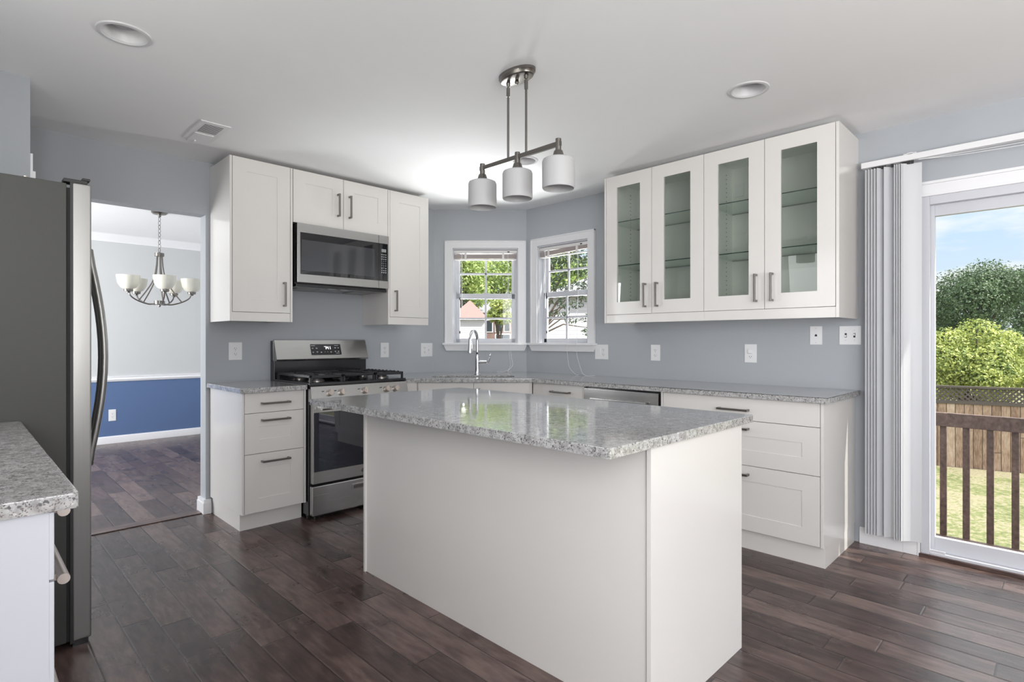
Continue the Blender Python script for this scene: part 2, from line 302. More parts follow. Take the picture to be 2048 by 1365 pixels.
# ------------------------------------------------------------------ mesh helpers
class MB:
    def __init__(s): s.bm = bmesh.new()
    def box(s, x0, x1, y0, y1, z0, z1, bev=0.0):
        x0, x1 = sorted((x0, x1)); y0, y1 = sorted((y0, y1)); z0, z1 = sorted((z0, z1))
        bm = s.bm
        v = [bm.verts.new(p) for p in ((x0,y0,z0),(x1,y0,z0),(x1,y1,z0),(x0,y1,z0),(x0,y0,z1),(x1,y0,z1),(x1,y1,z1),(x0,y1,z1))]
        f = [bm.faces.new([v[i] for i in q]) for q in ((0,3,2,1),(4,5,6,7),(0,1,5,4),(1,2,6,5),(2,3,7,6),(3,0,4,7))]
        if bev:
            es = list({e for a in f for e in a.edges})
            bmesh.ops.bevel(bm, geom=es, offset=bev, segments=2, affect='EDGES', profile=0.5)
        return s
    def prism(s, pts, z0, z1):
        """polygon (counter-clockwise in xy) extruded in z"""
        bm = s.bm; a = [bm.verts.new((p[0], p[1], z0)) for p in pts]; b = [bm.verts.new((p[0], p[1], z1)) for p in pts]; n = len(pts)
        bm.faces.new(a[::-1]); bm.faces.new(b)
        for i in range(n): bm.faces.new((a[i], a[(i+1) % n], b[(i+1) % n], b[i]))
        return s
    def profile_x(s, prof, x0, x1):
        """closed profile in (y,z) swept from x0 to x1"""
        bm = s.bm; a = [bm.verts.new((x0, p[0], p[1])) for p in prof]; b = [bm.verts.new((x1, p[0], p[1])) for p in prof]; n = len(prof)
        bm.faces.new(a); bm.faces.new(b[::-1])
        for i in range(n): bm.faces.new((a[i], b[i], b[(i+1) % n], a[(i+1) % n]))
        return s
    def cyl(s, p0, p1, r0, r1=None, n=16, caps=True):
        r1 = r0 if r1 is None else r1
        p0, p1 = Vector(p0), Vector(p1); d = (p1 - p0).normalized(); u = d.orthogonal().normalized(); w = d.cross(u)
        bm = s.bm; A = []; B = []
        for i in range(n):
            t = 2 * PI * i / n; k = u * math.cos(t) + w * math.sin(t)
            A.append(bm.verts.new(p0 + k * r0)); B.append(bm.verts.new(p1 + k * r1))
        for i in range(n): bm.faces.new((A[i], A[(i+1) % n], B[(i+1) % n], B[i]))
        if caps: bm.faces.new(A[::-1]); bm.faces.new(B)
        return s
    def tube(s, pts, r, n=10, caps=True):
        pts = [Vector(p) for p in pts]; rs = r if isinstance(r, (list, tuple)) else [r] * len(pts)
        bm = s.bm; rings = []; u = None
        for i, p in enumerate(pts):
            d = (pts[min(i+1, len(pts)-1)] - pts[max(i-1, 0)]).normalized()
            if u is None: u = d.orthogonal().normalized()
            else: u = (u - d * u.dot(d)).normalized()
            w = d.cross(u)
            rings.append([bm.verts.new(p + (u * math.cos(2*PI*k/n) + w * math.sin(2*PI*k/n)) * rs[i]) for k in range(n)])
        for a, b in zip(rings, rings[1:]):
            for k in range(n): bm.faces.new((a[k], a[(k+1) % n], b[(k+1) % n], b[k]))
        if caps: bm.faces.new(rings[0][::-1]); bm.faces.new(rings[-1])
        return s
    def lathe(s, prof, c=(0, 0, 0), n=32, sx=1.0, sy=1.0):
        """prof: list of (radius, z); revolved about the vertical through c"""
        bm = s.bm; rings = []
        for r, z in prof:
            if r < 1e-6: rings.append([bm.verts.new((c[0], c[1], c[2] + z))])
            else: rings.append([bm.verts.new((c[0] + r*sx*math.cos(2*PI*k/n), c[1] + r*sy*math.sin(2*PI*k/n), c[2] + z)) for k in range(n)])
        for a, b in zip(rings, rings[1:]):
            for k in range(n):
                A = [a[k % len(a)], a[(k+1) % len(a)], b[(k+1) % len(b)], b[k % len(b)]]
                q = []
                for v in A:
                    if v not in q: q.append(v)
                if len(q) >= 3:
                    try: bm.faces.new(q)
                    except ValueError: pass
        return s
    def slab(s, outer, holes, z0, z1):
        """flat plate with holes"""
        bm = s.bm
        def loop(pts, z): return [bm.verts.new((p[0], p[1], z)) for p in pts]
        caps = []
        for z in (z0, z1):
            loops = [loop(outer, z)] + [loop(h, z) for h in holes]
            es = []
            for lp in loops:
                for i in range(len(lp)): es.append(bm.edges.new((lp[i], lp[(i+1) % len(lp)])))
            bmesh.ops.triangle_fill(bm, use_beauty=True, use_dissolve=False, edges=es)
            caps.append(loops)
        for a, b in zip(*caps):
            for i in range(len(a)): bm.faces.new((a[i], a[(i+1) % len(a)], b[(i+1) % len(a)], b[i]))
        return s
    def torus(s, c, R, r, rot=Matrix.Identity(3), n=20, m=8, stretch=1.0):
        pts = []; bm = s.bm; rings = []
        for i in range(n):
            t = 2*PI*i/n; row = []
            for j in range(m):
                q = 2*PI*j/m
                v = Vector(((R + r*math.cos(q))*math.cos(t), r*math.sin(q), (R*stretch + r*math.cos(q))*math.sin(t)))
                row.append(bm.verts.new(Vector(c) + rot @ v))
            rings.append(row)
        for i in range(n):
            for j in range(m): bm.faces.new((rings[i][j], rings[(i+1) % n][j], rings[(i+1) % n][(j+1) % m], rings[i][(j+1) % m]))
        return s
    def xform(s, mtx): s.bm.transform(mtx); return s
    def build(s, name, m, parent=None, origin=(0, 0, 0), smooth=35):
        bm = s.bm
        bmesh.ops.recalc_face_normals(bm, faces=bm.faces[:])
        bmesh.ops.translate(bm, verts=bm.verts[:], vec=-Vector(origin))
        ang = math.radians(smooth)
        for f in bm.faces: f.smooth = True
        for e in bm.edges:
            if len(e.link_faces) == 2 and e.calc_face_angle(0) > ang: e.smooth = False
        me = bpy.data.meshes.new(name); bm.to_mesh(me); bm.free()
        me.materials.append(m)
        o = bpy.data.objects.new(name, me); COL.objects.link(o)
        wn = o.modifiers.new('weighted_normals', 'WEIGHTED_NORMAL'); wn.keep_sharp = True
        if parent is not None: o.parent = parent
        return o

def tag(o, label=None, cat=None, group=None, kind=None):
    if label: o['label'] = label
    if cat: o['category'] = cat
    if group: o['group'] = group
    if kind: o['kind'] = kind
    return o

class Frame:
    """a wall's own axes: x to the right along the wall, -y into the room"""
    def __init__(s, origin, rz): s.m = Matrix.Translation(origin) @ Matrix.Rotation(rz, 4, 'Z'); s.rz = rz
A = Frame((0, 0, 0), 0)
B = Frame((0, 0, 0), -PI / 2)
D0 = 0.6185
DG = Frame((-D0, 0, 0), -PI / 4)
ISL = Frame((0, 0, 0), 0)

class Thing:
    def __init__(s, fr, name, label, cat, org, group=None, kind=None):
        s.org = Vector(org)
        e = bpy.data.objects.new(name, None); COL.objects.link(e); e.empty_display_size = 0.1
        e.location = fr.m @ s.org; e.rotation_euler = (0, 0, fr.rz)
        tag(e, label, cat, group, kind); s.e = e
    def part(s, name, mb, m, parent=None, label=None, smooth=35):
        o = mb.build(name, m, parent or s.e, s.org, smooth)
        if label: o['label'] = label
        return o

def single(fr, name, mb, m, label, cat, org, group=None, kind=None, smooth=35):
    o = mb.build(name, m, None, org, smooth); o.location = fr.m @ Vector(org); o.rotation_euler = (0, 0, fr.rz)
    return tag(o, label, cat, group, kind)
def struct(name, mb, m, fr=A, org=(0, 0, 0)):
    o = mb.build(name, m, None, org); o.location = fr.m @ Vector(org); o.rotation_euler = (0, 0, fr.rz); o['kind'] = 'structure'
    return o
def dup(root, loc, rz=None, label=None, group=None):
    r = root.copy(); COL.objects.link(r); r.location = loc
    if rz is not None: r.rotation_euler = (0, 0, rz)
    if label: r['label'] = label
    if group: r['group'] = group
    for ch in list(root.children):
        c = ch.copy(); COL.objects.link(c); c.parent = r
        for g in list(ch.children):
            d = g.copy(); COL.objects.link(d); d.parent = c
    return r

def text_mesh(txt, size):
    cu = bpy.data.curves.new('t', 'FONT'); cu.body = txt; cu.size = size; cu.align_x = 'CENTER'; cu.align_y = 'CENTER'; cu.extrude = 0.0003
    o = bpy.data.objects.new('t', cu); COL.objects.link(o)
    bpy.context.view_layer.update()
    me = bpy.data.meshes.new_from_object(o)
    bpy.data.objects.remove(o); return me
def add_text(mb, txt, size, x, y, z, tilt=0.0):
    """upright lettering facing -y at (x,y,z)"""
    me = text_mesh(txt, size); t = bmesh.new(); t.from_mesh(me)
    t.transform(Matrix.Translation((x, y, z)) @ Matrix.Rotation(PI/2 + tilt, 4, 'X'))
    tmp = bpy.data.meshes.new('tt'); t.to_mesh(tmp); t.free(); mb.bm.from_mesh(tmp); bpy.data.meshes.remove(tmp); bpy.data.meshes.remove(me)

H = 2.438
ZC = 0.907     # worktop height
ZB = 0.877     # its underside
def circle(cx, cy, r, n=32, rev=False):
    p = [(cx + r*math.cos(2*PI*i/n), cy + r*math.sin(2*PI*i/n)) for i in range(n)]
    return p[::-1] if rev else p

# ------------------------------------------------------------------ the shell
CANS = [(-3.335, -1.552), (-1.062, -3.127), (-1.060, -1.600)]
struct('floor', MB().box(-7.0, 0.10, -8.2, 0.06, -0.12, 0.0).box(-6.0, -1.2, 0.06, 4.0, -0.12, 0.0), M['floor'])
struct('trim_1', MB().box(-3.45, -2.585, 0.018, 0.112, 0.0, 0.006, 0.002), M['threshold'])
struct('ceiling', MB().slab([(-7.0, -8.2), (0.10, -8.2), (0.10, -0.66), (-0.66, 0.10), (-1.2, 0.10), (-1.2, 4.0), (-7.0, 4.0)], [circle(x, y, 0.078) for x, y in CANS], H, H + 0.03).box(-7.0, 0.0, -8.2, 0.0, H + 0.16, H + 0.2), M['ceiling'])
ZO = 2.075
struct('wall_back', MB().box(-2.585, -D0 + 0.0, 0, 0.115, 0, H).box(-3.45, -2.585, 0, 0.115, ZO, H).box(-4.32, -3.45, 0, 0.115, 0, H), M['wall'])
# corner wall, cut for window 1 (local x .175-.797, z 1.18-2.073)
w1a, w1b, wz0, wz1 = 0.175, 0.797, 1.172, 2.073
LW = D0 * math.sqrt(2)
struct('wall_corner', MB().box(0, w1a, 0, 0.115, 0, H).box(w1b, LW, 0, 0.115, 0, H).box(w1a, w1b, 0, 0.115, 0, wz0).box(w1a, w1b, 0, 0.115, wz1, H), M['wall'], DG)
w2a, w2b = 0.757, 1.348
dA, dB, dz1 = 3.655, 5.50, 2.006
sA, sB = 6.1, 7.7
struct('wall_right', MB().box(D0, w2a, 0, 0.115, 0, H).box(w2a, w2b, 0, 0.115, 0, wz0).box(w2a, w2b, 0, 0.115, wz1, H).box(w2b, dA, 0, 0.115, 0, H)
       .box(dA, dB, 0, 0.115, dz1, H).box(dB, sA, 0, 0.115, 0, H).box(sA, sB, 0, 0.115, 0, 0.4).box(sA, sB, 0, 0.115, 2.3, H).box(sB, 8.2, 0, 0.115, 0, H), M['wall'], B)
struct('wall_left', MB().box(-4.44, -4.32, -4.45, -2.90, 0, H).box(-4.44, -4.32, -1.60, 0.115, 0, H).box(-4.44, -4.32, -2.90, -1.60, 0, 1.15).box(-4.44, -4.32, -2.90, -1.60, 2.15, H).box(-4.44, -4.32, -8.2, -6.25, 0, H).box(-4.44, -4.32, -6.25, -4.45, 0, 0.4).box(-4.44, -4.32, -6.25, -4.45, 2.3, H), M['wall'])
struct('added_window_5', MB().box(-4.40, -4.34, -2.90, -2.85, 1.15, 2.15).box(-4.40, -4.34, -1.65, -1.60, 1.15, 2.15).box(-4.40, -4.34, -2.85, -1.65, 1.15, 1.20).box(-4.40, -4.34, -2.85, -1.65, 2.10, 2.15), M['trim'])  # unseen window, added for the fill lamp above the counter
struct('added_window_4', MB().box(-4.40, -4.34, -6.25, -6.19, 0.4, 2.3).box(-4.40, -4.34, -4.51, -4.45, 0.4, 2.3).box(-4.40, -4.34, -6.19, -4.51, 0.4, 0.46).box(-4.40, -4.34, -6.19, -4.51, 2.24, 2.3), M['trim'])  # out-of-view window, made up to go with the left wall fill
struct('wall_fridge_side', MB().box(-4.32, -3.566, -0.785, -0.67, 0, H), M['wall'])
struct('trim_2', MB().box(-3.566, -3.556, -0.775, -0.68, 0, 2.087).box(-3.556, -3.545, -0.765, -0.70, 0, 2.007), M['trim'])
struct('wall_rear', MB().box(-4.32, -3.9, -8.11, -8.0, 0, H).box(-0.5, 0, -8.11, -8.0, 0, H).box(-3.9, -0.5, -8.11, -8.0, 0, 0.4).box(-3.9, -0.5, -8.11, -8.0, 2.3, H), M['wall'])
struct('window_3', MB().box(-3.9, -3.84, -8.06, -8.0, 0.4, 2.3).box(-0.56, -0.5, -8.06, -8.0, 0.4, 2.3).box(-3.84, -0.56, -8.06, -8.0, 0.4, 0.46).box(-3.84, -0.56, -8.06, -8.0, 2.24, 2.3).box(-2.23, -2.17, -8.06, -8.0, 0.46, 2.24), M['trim'])
struct('baseboard_right', MB().profile_x([(0, 0), (-0.014, 0), (-0.014, 0.078), (-0.006, 0.092), (0, 0.092)], 3.36, 3.575), M['trim'], B)
struct('baseboard_back', MB().box(-2.60, -2.552, -0.014, 0.128, 0, 0.10, 0.002).box(-2.604, -2.552, -0.018, 0.132, 0, 0.078, 0.002), M['trim'])
# dining room
YD = 3.667
struct('wall_dining', MB().box(-5.3, -1.2, YD, YD + 0.1, 0.75, H), M['dining_upper'])
struct('wall_dining_lower', MB().box(-5.3, -1.2, YD, YD + 0.1, 0, 0.75), M['dining_lower'])
struct('wall_dining_left', MB().box(-5.2, -5.1, 0.115, 1.05, 0, H).box(-5.2, -5.1, 2.95, YD, 0, H).box(-5.2, -5.1, 1.05, 2.95, 0, 0.7).box(-5.2, -5.1, 1.05, 2.95, 2.2, H), M['dining_upper'])
struct('wall_dining_right', MB().box(-1.3, -1.2, 0.115, YD, 0, H), M['dining_upper'])
struct('trim_3', MB().profile_x([(YD, 0.718), (YD - 0.012, 0.722), (YD - 0.024, 0.745), (YD - 0.016, 0.762), (YD - 0.02, 0.778), (YD, 0.782)], -5.1, -1.3), M['trim'])
struct('trim_4', MB().profile_x([(YD, 2.350), (YD - 0.012, 2.352), (YD - 0.018, 2.372), (YD - 0.055, 2.405), (YD - 0.062, 2.425), (YD - 0.08, 2.438), (YD, 2.438)], -5.1, -1.3), M['trim'])
struct('baseboard_dining', MB().profile_x([(YD, 0), (YD - 0.016, 0), (YD - 0.016, 0.07), (YD - 0.006, 0.085), (YD, 0.085)], -5.1, -1.3), M['trim'])

# ------------------------------------------------------------------ windows
def make_window(fr, name, a, b, mirror=False):
    t = Thing(fr, name, None, None, ((a + b) / 2, 0, wz0), kind='structure')
    cw = 0.068
    mb = MB()
    for x0, x1 in ((a - cw, a + 0.003), (b - 0.003, b + cw)):
        mb.box(x0, x1, -0.016, 0, wz0, wz1 + 0.003, 0.002)
    mb.box(a - cw, b + cw, -0.016, 0, wz1, wz1 + 0.066, 0.002)
    mb.box(a - cw - 0.004, a - cw + 0.012, -0.022, 0, wz0, wz1 + 0.07, 0.002).box(b + cw - 0.012, b + cw + 0.004, -0.022, 0, wz0, wz1 + 0.07, 0.002).box(a - cw - 0.004, b + cw + 0.004, -0.022, 0, wz1 + 0.058, wz1 + 0.07, 0.002)
    t.part('casing', mb, M['trim'])
    t.part('stool', MB().box(a - cw - 0.022, b + cw + 0.022, -0.045, 0.05, wz0 - 0.012, wz0 + 0.008, 0.003), M['trim'])
    L0, L1 = a - cw - 0.012, b + cw + 0.012
    mb = MB(); bm = mb.bm
    p = [(L0, wz0 - 0.012), (L1, wz0 - 0.012), (L1 - 0.022, wz0 - 0.066), (L0 + 0.022, wz0 - 0.066)]
    f_ = [bm.verts.new((x, -0.03 if z > 1.15 else -0.018, z)) for x, z in p]; k_ = [bm.verts.new((x, 0, z)) for x, z in p]
    bm.faces.new(f_); bm.faces.new(k_[::-1])
    for i in range(4): bm.faces.new((f_[i], k_[i], k_[(i+1) % 4], f_[(i+1) % 4]))
    t.part('apron', mb, M['trim'])
    j = MB().box(a, a + 0.012, 0, 0.115, wz0, wz1).box(b - 0.012, b, 0, 0.115, wz0, wz1).box(a, b, 0, 0.115, wz1 - 0.012, wz1).box(a, b, 0.05, 0.13, wz0 - 0.005, wz0 + 0.012)
    j.box(a + 0.012, a + 0.03, 0.055, 0.115, wz0, wz1 - 0.012).box(b - 0.03, b - 0.012, 0.055, 0.115, wz0, wz1 - 0.012).box(a + 0.012, b - 0.012, 0.055, 0.115, wz1 - 0.03, wz1 - 0.012)
    t.part('frame', j, M['vinyl'])
    x0, x1 = a + 0.030, b - 0.030; sw = 0.034
    for nm, z0, z1, y0, y1, mz in (('upper_sash', 1.615, wz1 - 0.03, 0.086, 0.108, 1.842), ('lower_sash', wz0 + 0.012, 1.645, 0.060, 0.084, 1.412)):
        low = nm == 'lower_sash'
        s = MB().box(x0, x0 + sw, y0, y1, z0, z1, 0.002).box(x1 - sw, x1, y0, y1, z0, z1, 0.002).box(x0, x1, y0, y1, z1 - (0.046 if low else 0.03), z1, 0.002).box(x0, x1, y0, y1, z0, z0 + 0.036, 0.002)
        so = t.part(nm, s, M['vinyl'])
        c = (x0 + x1) / 2; ym = (y0 + y1) / 2
        t.part('muntin', MB().box(c - 0.009, c + 0.009, ym - 0.006, ym + 0.006, z0 + 0.02, z1 - 0.02).box(x0 + 0.02, x1 - 0.02, ym - 0.006, ym + 0.006, mz - 0.009, mz + 0.009), M['vinyl'], so)
        t.part('pane', MB().box(x0 + 0.02, x1 - 0.02, ym - 0.002, ym + 0.002, z0 + 0.02, z1 - 0.02), M['pane'], so)
        if low:
            t.part('sash_lock', MB().box(c - 0.03, c + 0.03, y0 - 0.0, y1 + 0.01, z1, z1 + 0.012, 0.002), M['vinyl'], so)
            for zz in (1.28, 1.60): t.part('tilt_latch', MB().box(x0 + sw - 0.004, x0 + sw + 0.006, y0 - 0.006, y0 + 0.002, zz - 0.012, zz + 0.012), M['slot'], so)
make_window(DG, 'window_1', w1a, w1b)
make_window(B, 'window_2', w2a, w2b)

def mini_blind(fr, a, b, label, tilt, cords):
    t = Thing(fr, 'mini_blind', label, 'window blind', ((a + b) / 2, 0.03, 2.06), group=None)
    a += 0.013; b -= 0.013
    t.part('headrail', MB().box(a, b, 0.015, 0.045, 2.030, 2.058, 0.002), M['mini_rail'])
    mb = MB()
    for i in range(9):
        z = 2.014 - i * 0.0045
        v = [mb.bm.verts.new(p) for p in ((a + 0.004, 0.016, z), (b - 0.004, 0.016, z + tilt), (b - 0.004, 0.044, z + tilt), (a + 0.004, 0.044, z))]
        w = [mb.bm.verts.new(q.co + Vector((0, 0, 0.0026))) for q in v]
        mb.bm.faces.new(v[::-1]); mb.bm.faces.new(w)
        for k in range(4): mb.bm.faces.new((v[k], v[(k+1) % 4], w[(k+1) % 4], w[k]))
    t.part('slat_stack', mb, M['mini'])
    t.part('bottom_rail', MB().box(a + 0.004, b - 0.004, 0.017, 0.043, 1.963, 1.974, 0.002), M['mini_rail'])
    for x in (a + 0.11, b - 0.13): t.part('ladder_tape', MB().box(x - 0.01, x + 0.01, 0.0135, 0.0155, 1.963, 2.03), M['mini_rail'])
    t.part('tilt_wand', MB().cyl((a + 0.075, 0.010, 2.03), (a + 0.075, 0.010, 1.50), 0.0035, n=8), M['cord'])
    t.part('cord_lock', MB().box(b - 0.09, b - 0.07, 0.012, 0.016, 2.036, 2.046), M['slot'])
    for pts in cords: t.part('pull_cord', MB().tube(pts, 0.0013, 6), M['cord'])
def bez(p, n=10):
    """smooth curve through control points (Catmull-Rom)"""
    P = [Vector(q) for q in p]; P = [P[0]*2 - P[1]] + P + [P[-1]*2 - P[-2]]; out = []
    for i in range(1, len(P) - 2):
        for k in range(n):
            t = k / n; a, b, c, d = P[i-1], P[i], P[i+1], P[i+2]
            out.append(0.5 * ((2*b) + (c - a)*t + (2*a - 5*b + 4*c - d)*t*t + (3*b - a - 3*c + d)*t**3))
    out.append(P[-2]); return out
xb = w1b - 0.10
mini_blind(DG, w1a, w1b, 'raised mini blind in the window above the sink', 0.002,
           [bez([(xb, 0.012, 2.03), (xb + 0.004, 0.008, 1.5), (xb + 0.01, -0.05, 1.18), (xb + 0.015, -0.052, 1.08), (xb + 0.02, -0.05, 0.95), (xb - 0.03, -0.06, 0.915), (xb - 0.10, -0.07, 0.9135)]),
            bez([(xb + 0.006, 0.012, 2.03), (xb + 0.012, 0.008, 1.5), (xb + 0.022, -0.05, 1.18), (xb + 0.035, -0.052, 1.05), (xb + 0.045, -0.05, 0.97), (xb + 0.0, -0.075, 0.915), (xb + 0.04, -0.1, 0.9135)])])
xb = w2b - 0.13
mini_blind(B, w2a, w2b, 'raised mini blind in the window beside the glass-door cabinets, slats tilted', 0.02,
           [bez([(xb, 0.012, 2.03), (xb, 0.008, 1.5), (xb - 0.06, -0.05, 1.18), (xb - 0.06, -0.052, 1.08), (xb - 0.03, -0.06, 0.97), (xb + 0.06, -0.09, 0.915), (xb + 0.12, -0.12, 0.9135)]),
            bez([(xb + 0.008, 0.012, 2.03), (xb + 0.008, 0.008, 1.5), (xb + 0.04, -0.05, 1.18), (xb + 0.04, -0.052, 1.10), (xb + 0.08, -0.06, 0.99), (xb + 0.15, -0.09, 0.915), (xb + 0.27, -0.10, 0.9135)])])

# ------------------------------------------------------------------ sliding door
def sliding_door():
    t = Thing(B, 'door_1', None, None, ((dA + dB) / 2, 0.05, 0), kind='structure')
    t.part('casing', MB().box(dA - 0.080, dA, -0.016, 0, 0, dz1 + 0.076, 0.002).box(dB, dB + 0.08, -0.016, 0, 0, dz1 + 0.076, 0.002).box(dA, dB, -0.016, 0, dz1, dz1 + 0.062, 0.002).box(dA - 0.084, dB + 0.084, -0.022, 0, dz1 + 0.062, dz1 + 0.078, 0.002).box(dA - 0.012, dA, -0.020, 0, 0, dz1, 0.001).box(dA - 0.012, dB, -0.020, 0, dz1 - 0.004, dz1 + 0.010, 0.001), M['trim'])
    t.part('frame', MB().box(dA, dA + 0.042, -0.006, 0.115, 0, dz1, 0.002).box(dB - 0.042, dB, -0.006, 0.115, 0, dz1, 0.002).box(dA + 0.042, dB - 0.042, -0.006, 0.115, dz1 - 0.05, dz1, 0.002).box(dA + 0.042, dB - 0.042, -0.006, 0.115, 0, 0.032, 0.002).box(dA + 0.042, dA + 0.11, 0.0, 0.012, 0.032, 0.045, 0.001), M['vinyl'])
    mid = (dA + dB) / 2
    for nm, x0, x1, y0, y1 in (('sliding_panel', dA + 0.042, mid + 0.04, 0.030, 0.062), ('fixed_panel', mid - 0.04, dB - 0.042, 0.072, 0.104)):
        s = 0.018 if nm == 'sliding_panel' else 0.06
        o = t.part(nm, MB().box(x0, x0 + s, y0, y1, 0.032, dz1 - 0.05, 0.001).box(x1 - 0.06, x1, y0, y1, 0.032, dz1 - 0.05, 0.002).box(x0 + s, x1 - 0.06, y0, y1, 1.895, dz1 - 0.05, 0.002).box(x0 + s, x1 - 0.06, y0, y1, 0.032, 0.112, 0.002), M['vinyl'])
        t.part('pane', MB().box(x0 + 0.01, x1 - 0.03, (y0+y1)/2 - 0.003, (y0+y1)/2 + 0.003, 0.10, 1.90), M['pane'], o)
    t.part('sill', MB().box(dA, dB, 0.0, 0.18, -0.03, 0.010), M['vinyl'])
    t.part('threshold_strip', MB().box(dA - 0.005, dB, -0.024, -0.006, 0, 0.020, 0.002), M['threshold'])
sliding_door()

# vertical blind on the sliding door
vb = Thing(B, 'vertical_blind', 'white vertical blind stacked at the left of the sliding glass door', 'window blind', (3.53, -0.07, 2.20))
vb.part('headrail', MB().box(3.385, 5.62, -0.088, -0.045, 2.203, 2.236, 0.002), M['plate'])
for x in (3.62, 4.6, 5.4): vb.part('bracket', MB().box(x - 0.03, x + 0.03, -0.09, 0, 2.236, 2.24).box(x - 0.012, x + 0.012, -0.09, -0.082, 2.236, 2.243), M['plate'])
def slat(x, ang, wdt=0.089, curve=0.010, z0=0.085):
    n = 6; pr = []
    for i in range(n + 1):
        s_ = (i / n - 0.5); pr.append((s_ * wdt, curve * (1 - (2*s_)**2)))
    ca, sa = math.cos(ang), math.sin(ang); mb = MB(); rows = []
    for z in (z0, 2.19):
        rows.append([[mb.bm.verts.new((x + ca*u - sa*(v + o_), -0.067 + sa*u + ca*(v + o_), z)) for u, v in pr] for o_ in (0, 0.0012)])
    (a0, a1), (b0, b1) = rows
    for i in range(n):
        mb.bm.faces.new((a0[i], a0[i+1], b0[i+1], b0[i])); mb.bm.faces.new((a1[i+1], a1[i], b1[i], b1[i+1]))
        mb.bm.faces.new((a0[i], a1[i], a1[i+1], a0[i+1])); mb.bm.faces.new((b0[i+1], b1[i+1], b1[i], b0[i]))
    mb.bm.faces.new((a0[0], b0[0], b1[0], a1[0])); mb.bm.faces.new((a0[n], a1[n], b1[n], b0[n]))
    return mb
R_ = math.radians
for x, a in [(3.440 + 0.0145*i, 44) for i in range(5)] + [(3.535, 36)] + [(3.580 + 0.011*i, 44) for i in range(4)] + [(3.628, 26)]:
    s_ = vb.part('slat', slat(x, R_(a)), M['blind'])
    vb.part('carrier_clip', MB().box(x - 0.006, x + 0.006, -0.072, -0.062, 2.186, 2.204), M['slot'], s_)
vb.part('chain', MB().tube(bez([(3.66, -0.085, 2.197), (3.9, -0.085, 2.178), (4.3, -0.085, 2.172), (5.0, -0.085, 2.19)]), 0.0016, 6), M['cord'])
vb.part('chain', MB().tube(bez([(3.66, -0.080, 2.198), (3.9, -0.080, 2.190), (4.3, -0.080, 2.188), (5.0, -0.080, 2.197)]), 0.0016, 6), M['cord'])

# ------------------------------------------------------------------ cabinets
def bar_handle(x, z, y, length, vertical, r=0.006):
    mb = MB(); h = length / 2; s = 0.033
    if vertical:
        mb.box(x - r, x + r, y - s - r, y - s + r, z - h, z + h, 0.0015)
        for q in (z - h + 0.006, z + h - 0.006): mb.box(x - r, x + r, y - s + 0.003, y, q - r, q + r, 0.001)
    else:
        mb.box(x - h, x + h, y - s - r, y - s + r, z - r, z + r, 0.0015)
        for q in (x - h + 0.006, x + h - 0.006): mb.box(q - r, q + r, y - s + 0.003, y, z - r, z + r, 0.001)
    return mb
def shaker(x0, x1, z0, z1, yf, stile=0.088, th=0.019, rec=0.0035, top=None):
    top = stile if top is None else top
    mb = MB().box(x0 + 0.01, x1 - 0.01, yf + rec, yf + th, z0 + 0.01, z1 - 0.01)
    g = 0.0012
    mb.box(x0, x0 + stile, yf, yf + th, z0, z1, g).box(x1 - stile, x1, yf, yf + th, z0, z1, g)
    mb.box(x0 + stile - 0.001, x1 - stile + 0.001, yf, yf + th, z1 - top, z1, g).box(x0 + stile - 0.001, x1 - stile + 0.001, yf, yf + th, z0, z0 + stile, g)
    return mb
def flat(x0, x1, z0, z1, yf, th=0.019): return MB().box(x0, x1, yf, yf + th, z0, z1, 0.0015)
YU = -0.400; ZU0, ZU1, ZR = 1.393, 2.407, 1.331
g = 0.0018
def carcass(x0, x1, y0, y1, z0, z1, th=0.016):
    return MB().box(x0, x0 + th, y0, y1, z0, z1).box(x1 - th, x1, y0, y1, z0, z1).box(x0 + th, x1 - th, y0, y1, z1 - th, z1).box(x0 + th, x1 - th, y0, y1, z0, z0 + th).box(x0 + th, x1 - th, y1 - 0.006, y1, z0 + th, z1 - th)
def upper(fr, x0, x1, z0, label, doors, hinge, org_x, panels=(), rail=True, hz=None):
    t = Thing(fr, 'wall_cabinet', label, 'cabinet', (org_x, -0.19, z0))
    t.part('body', MB().box(x0 + 0.001, x1 - 0.001, YU + 0.021, -0.001, z0 + 0.004, ZU1 - 0.003), M['cabinet'])
    n = doors; w = (x1 - x0) / n
    for i in range(n):
        a, b = x0 + w*i + g, x0 + w*(i+1) - g
        d = t.part('door', shaker(a, b, z0, ZU1, YU), M['cabinet'])
        side = hinge[i]
        hx = b - 0.045 if side == 'l' else a + 0.045
        t.part('handle', bar_handle(hx, hz or (z0 + 0.128), YU, 0.168, True), M['nickel'], d)
    for p0, p1, zz in panels: t.part('side_panel', MB().box(p0, p1, YU, -0.001, zz, ZU1, 0.001), M['cabinet'])
    if rail: t.part('light_rail', MB().box(x0, x1, YU + 0.004, YU + 0.022, ZR, z0 - 0.002, 0.002), M['cabinet'])
    return t
upper(A, -2.544, -2.163, ZU0, 'tall narrow white wall cabinet left of the microwave', 1, 'l', -2.353, [(-2.560, -2.545, ZR), (-2.162, -2.147, ZR)])
upper(A, -2.144, -1.376, 2.034, 'short two-door white wall cabinet above the microwave', 2, 'lr', -1.76, [], rail=False, hz=2.205)
upper(A, -1.357, -0.976, ZU0, 'tall narrow white wall cabinet between the microwave and sink window', 1, 'r', -1.166, [(-1.374, -1.358, ZR)])

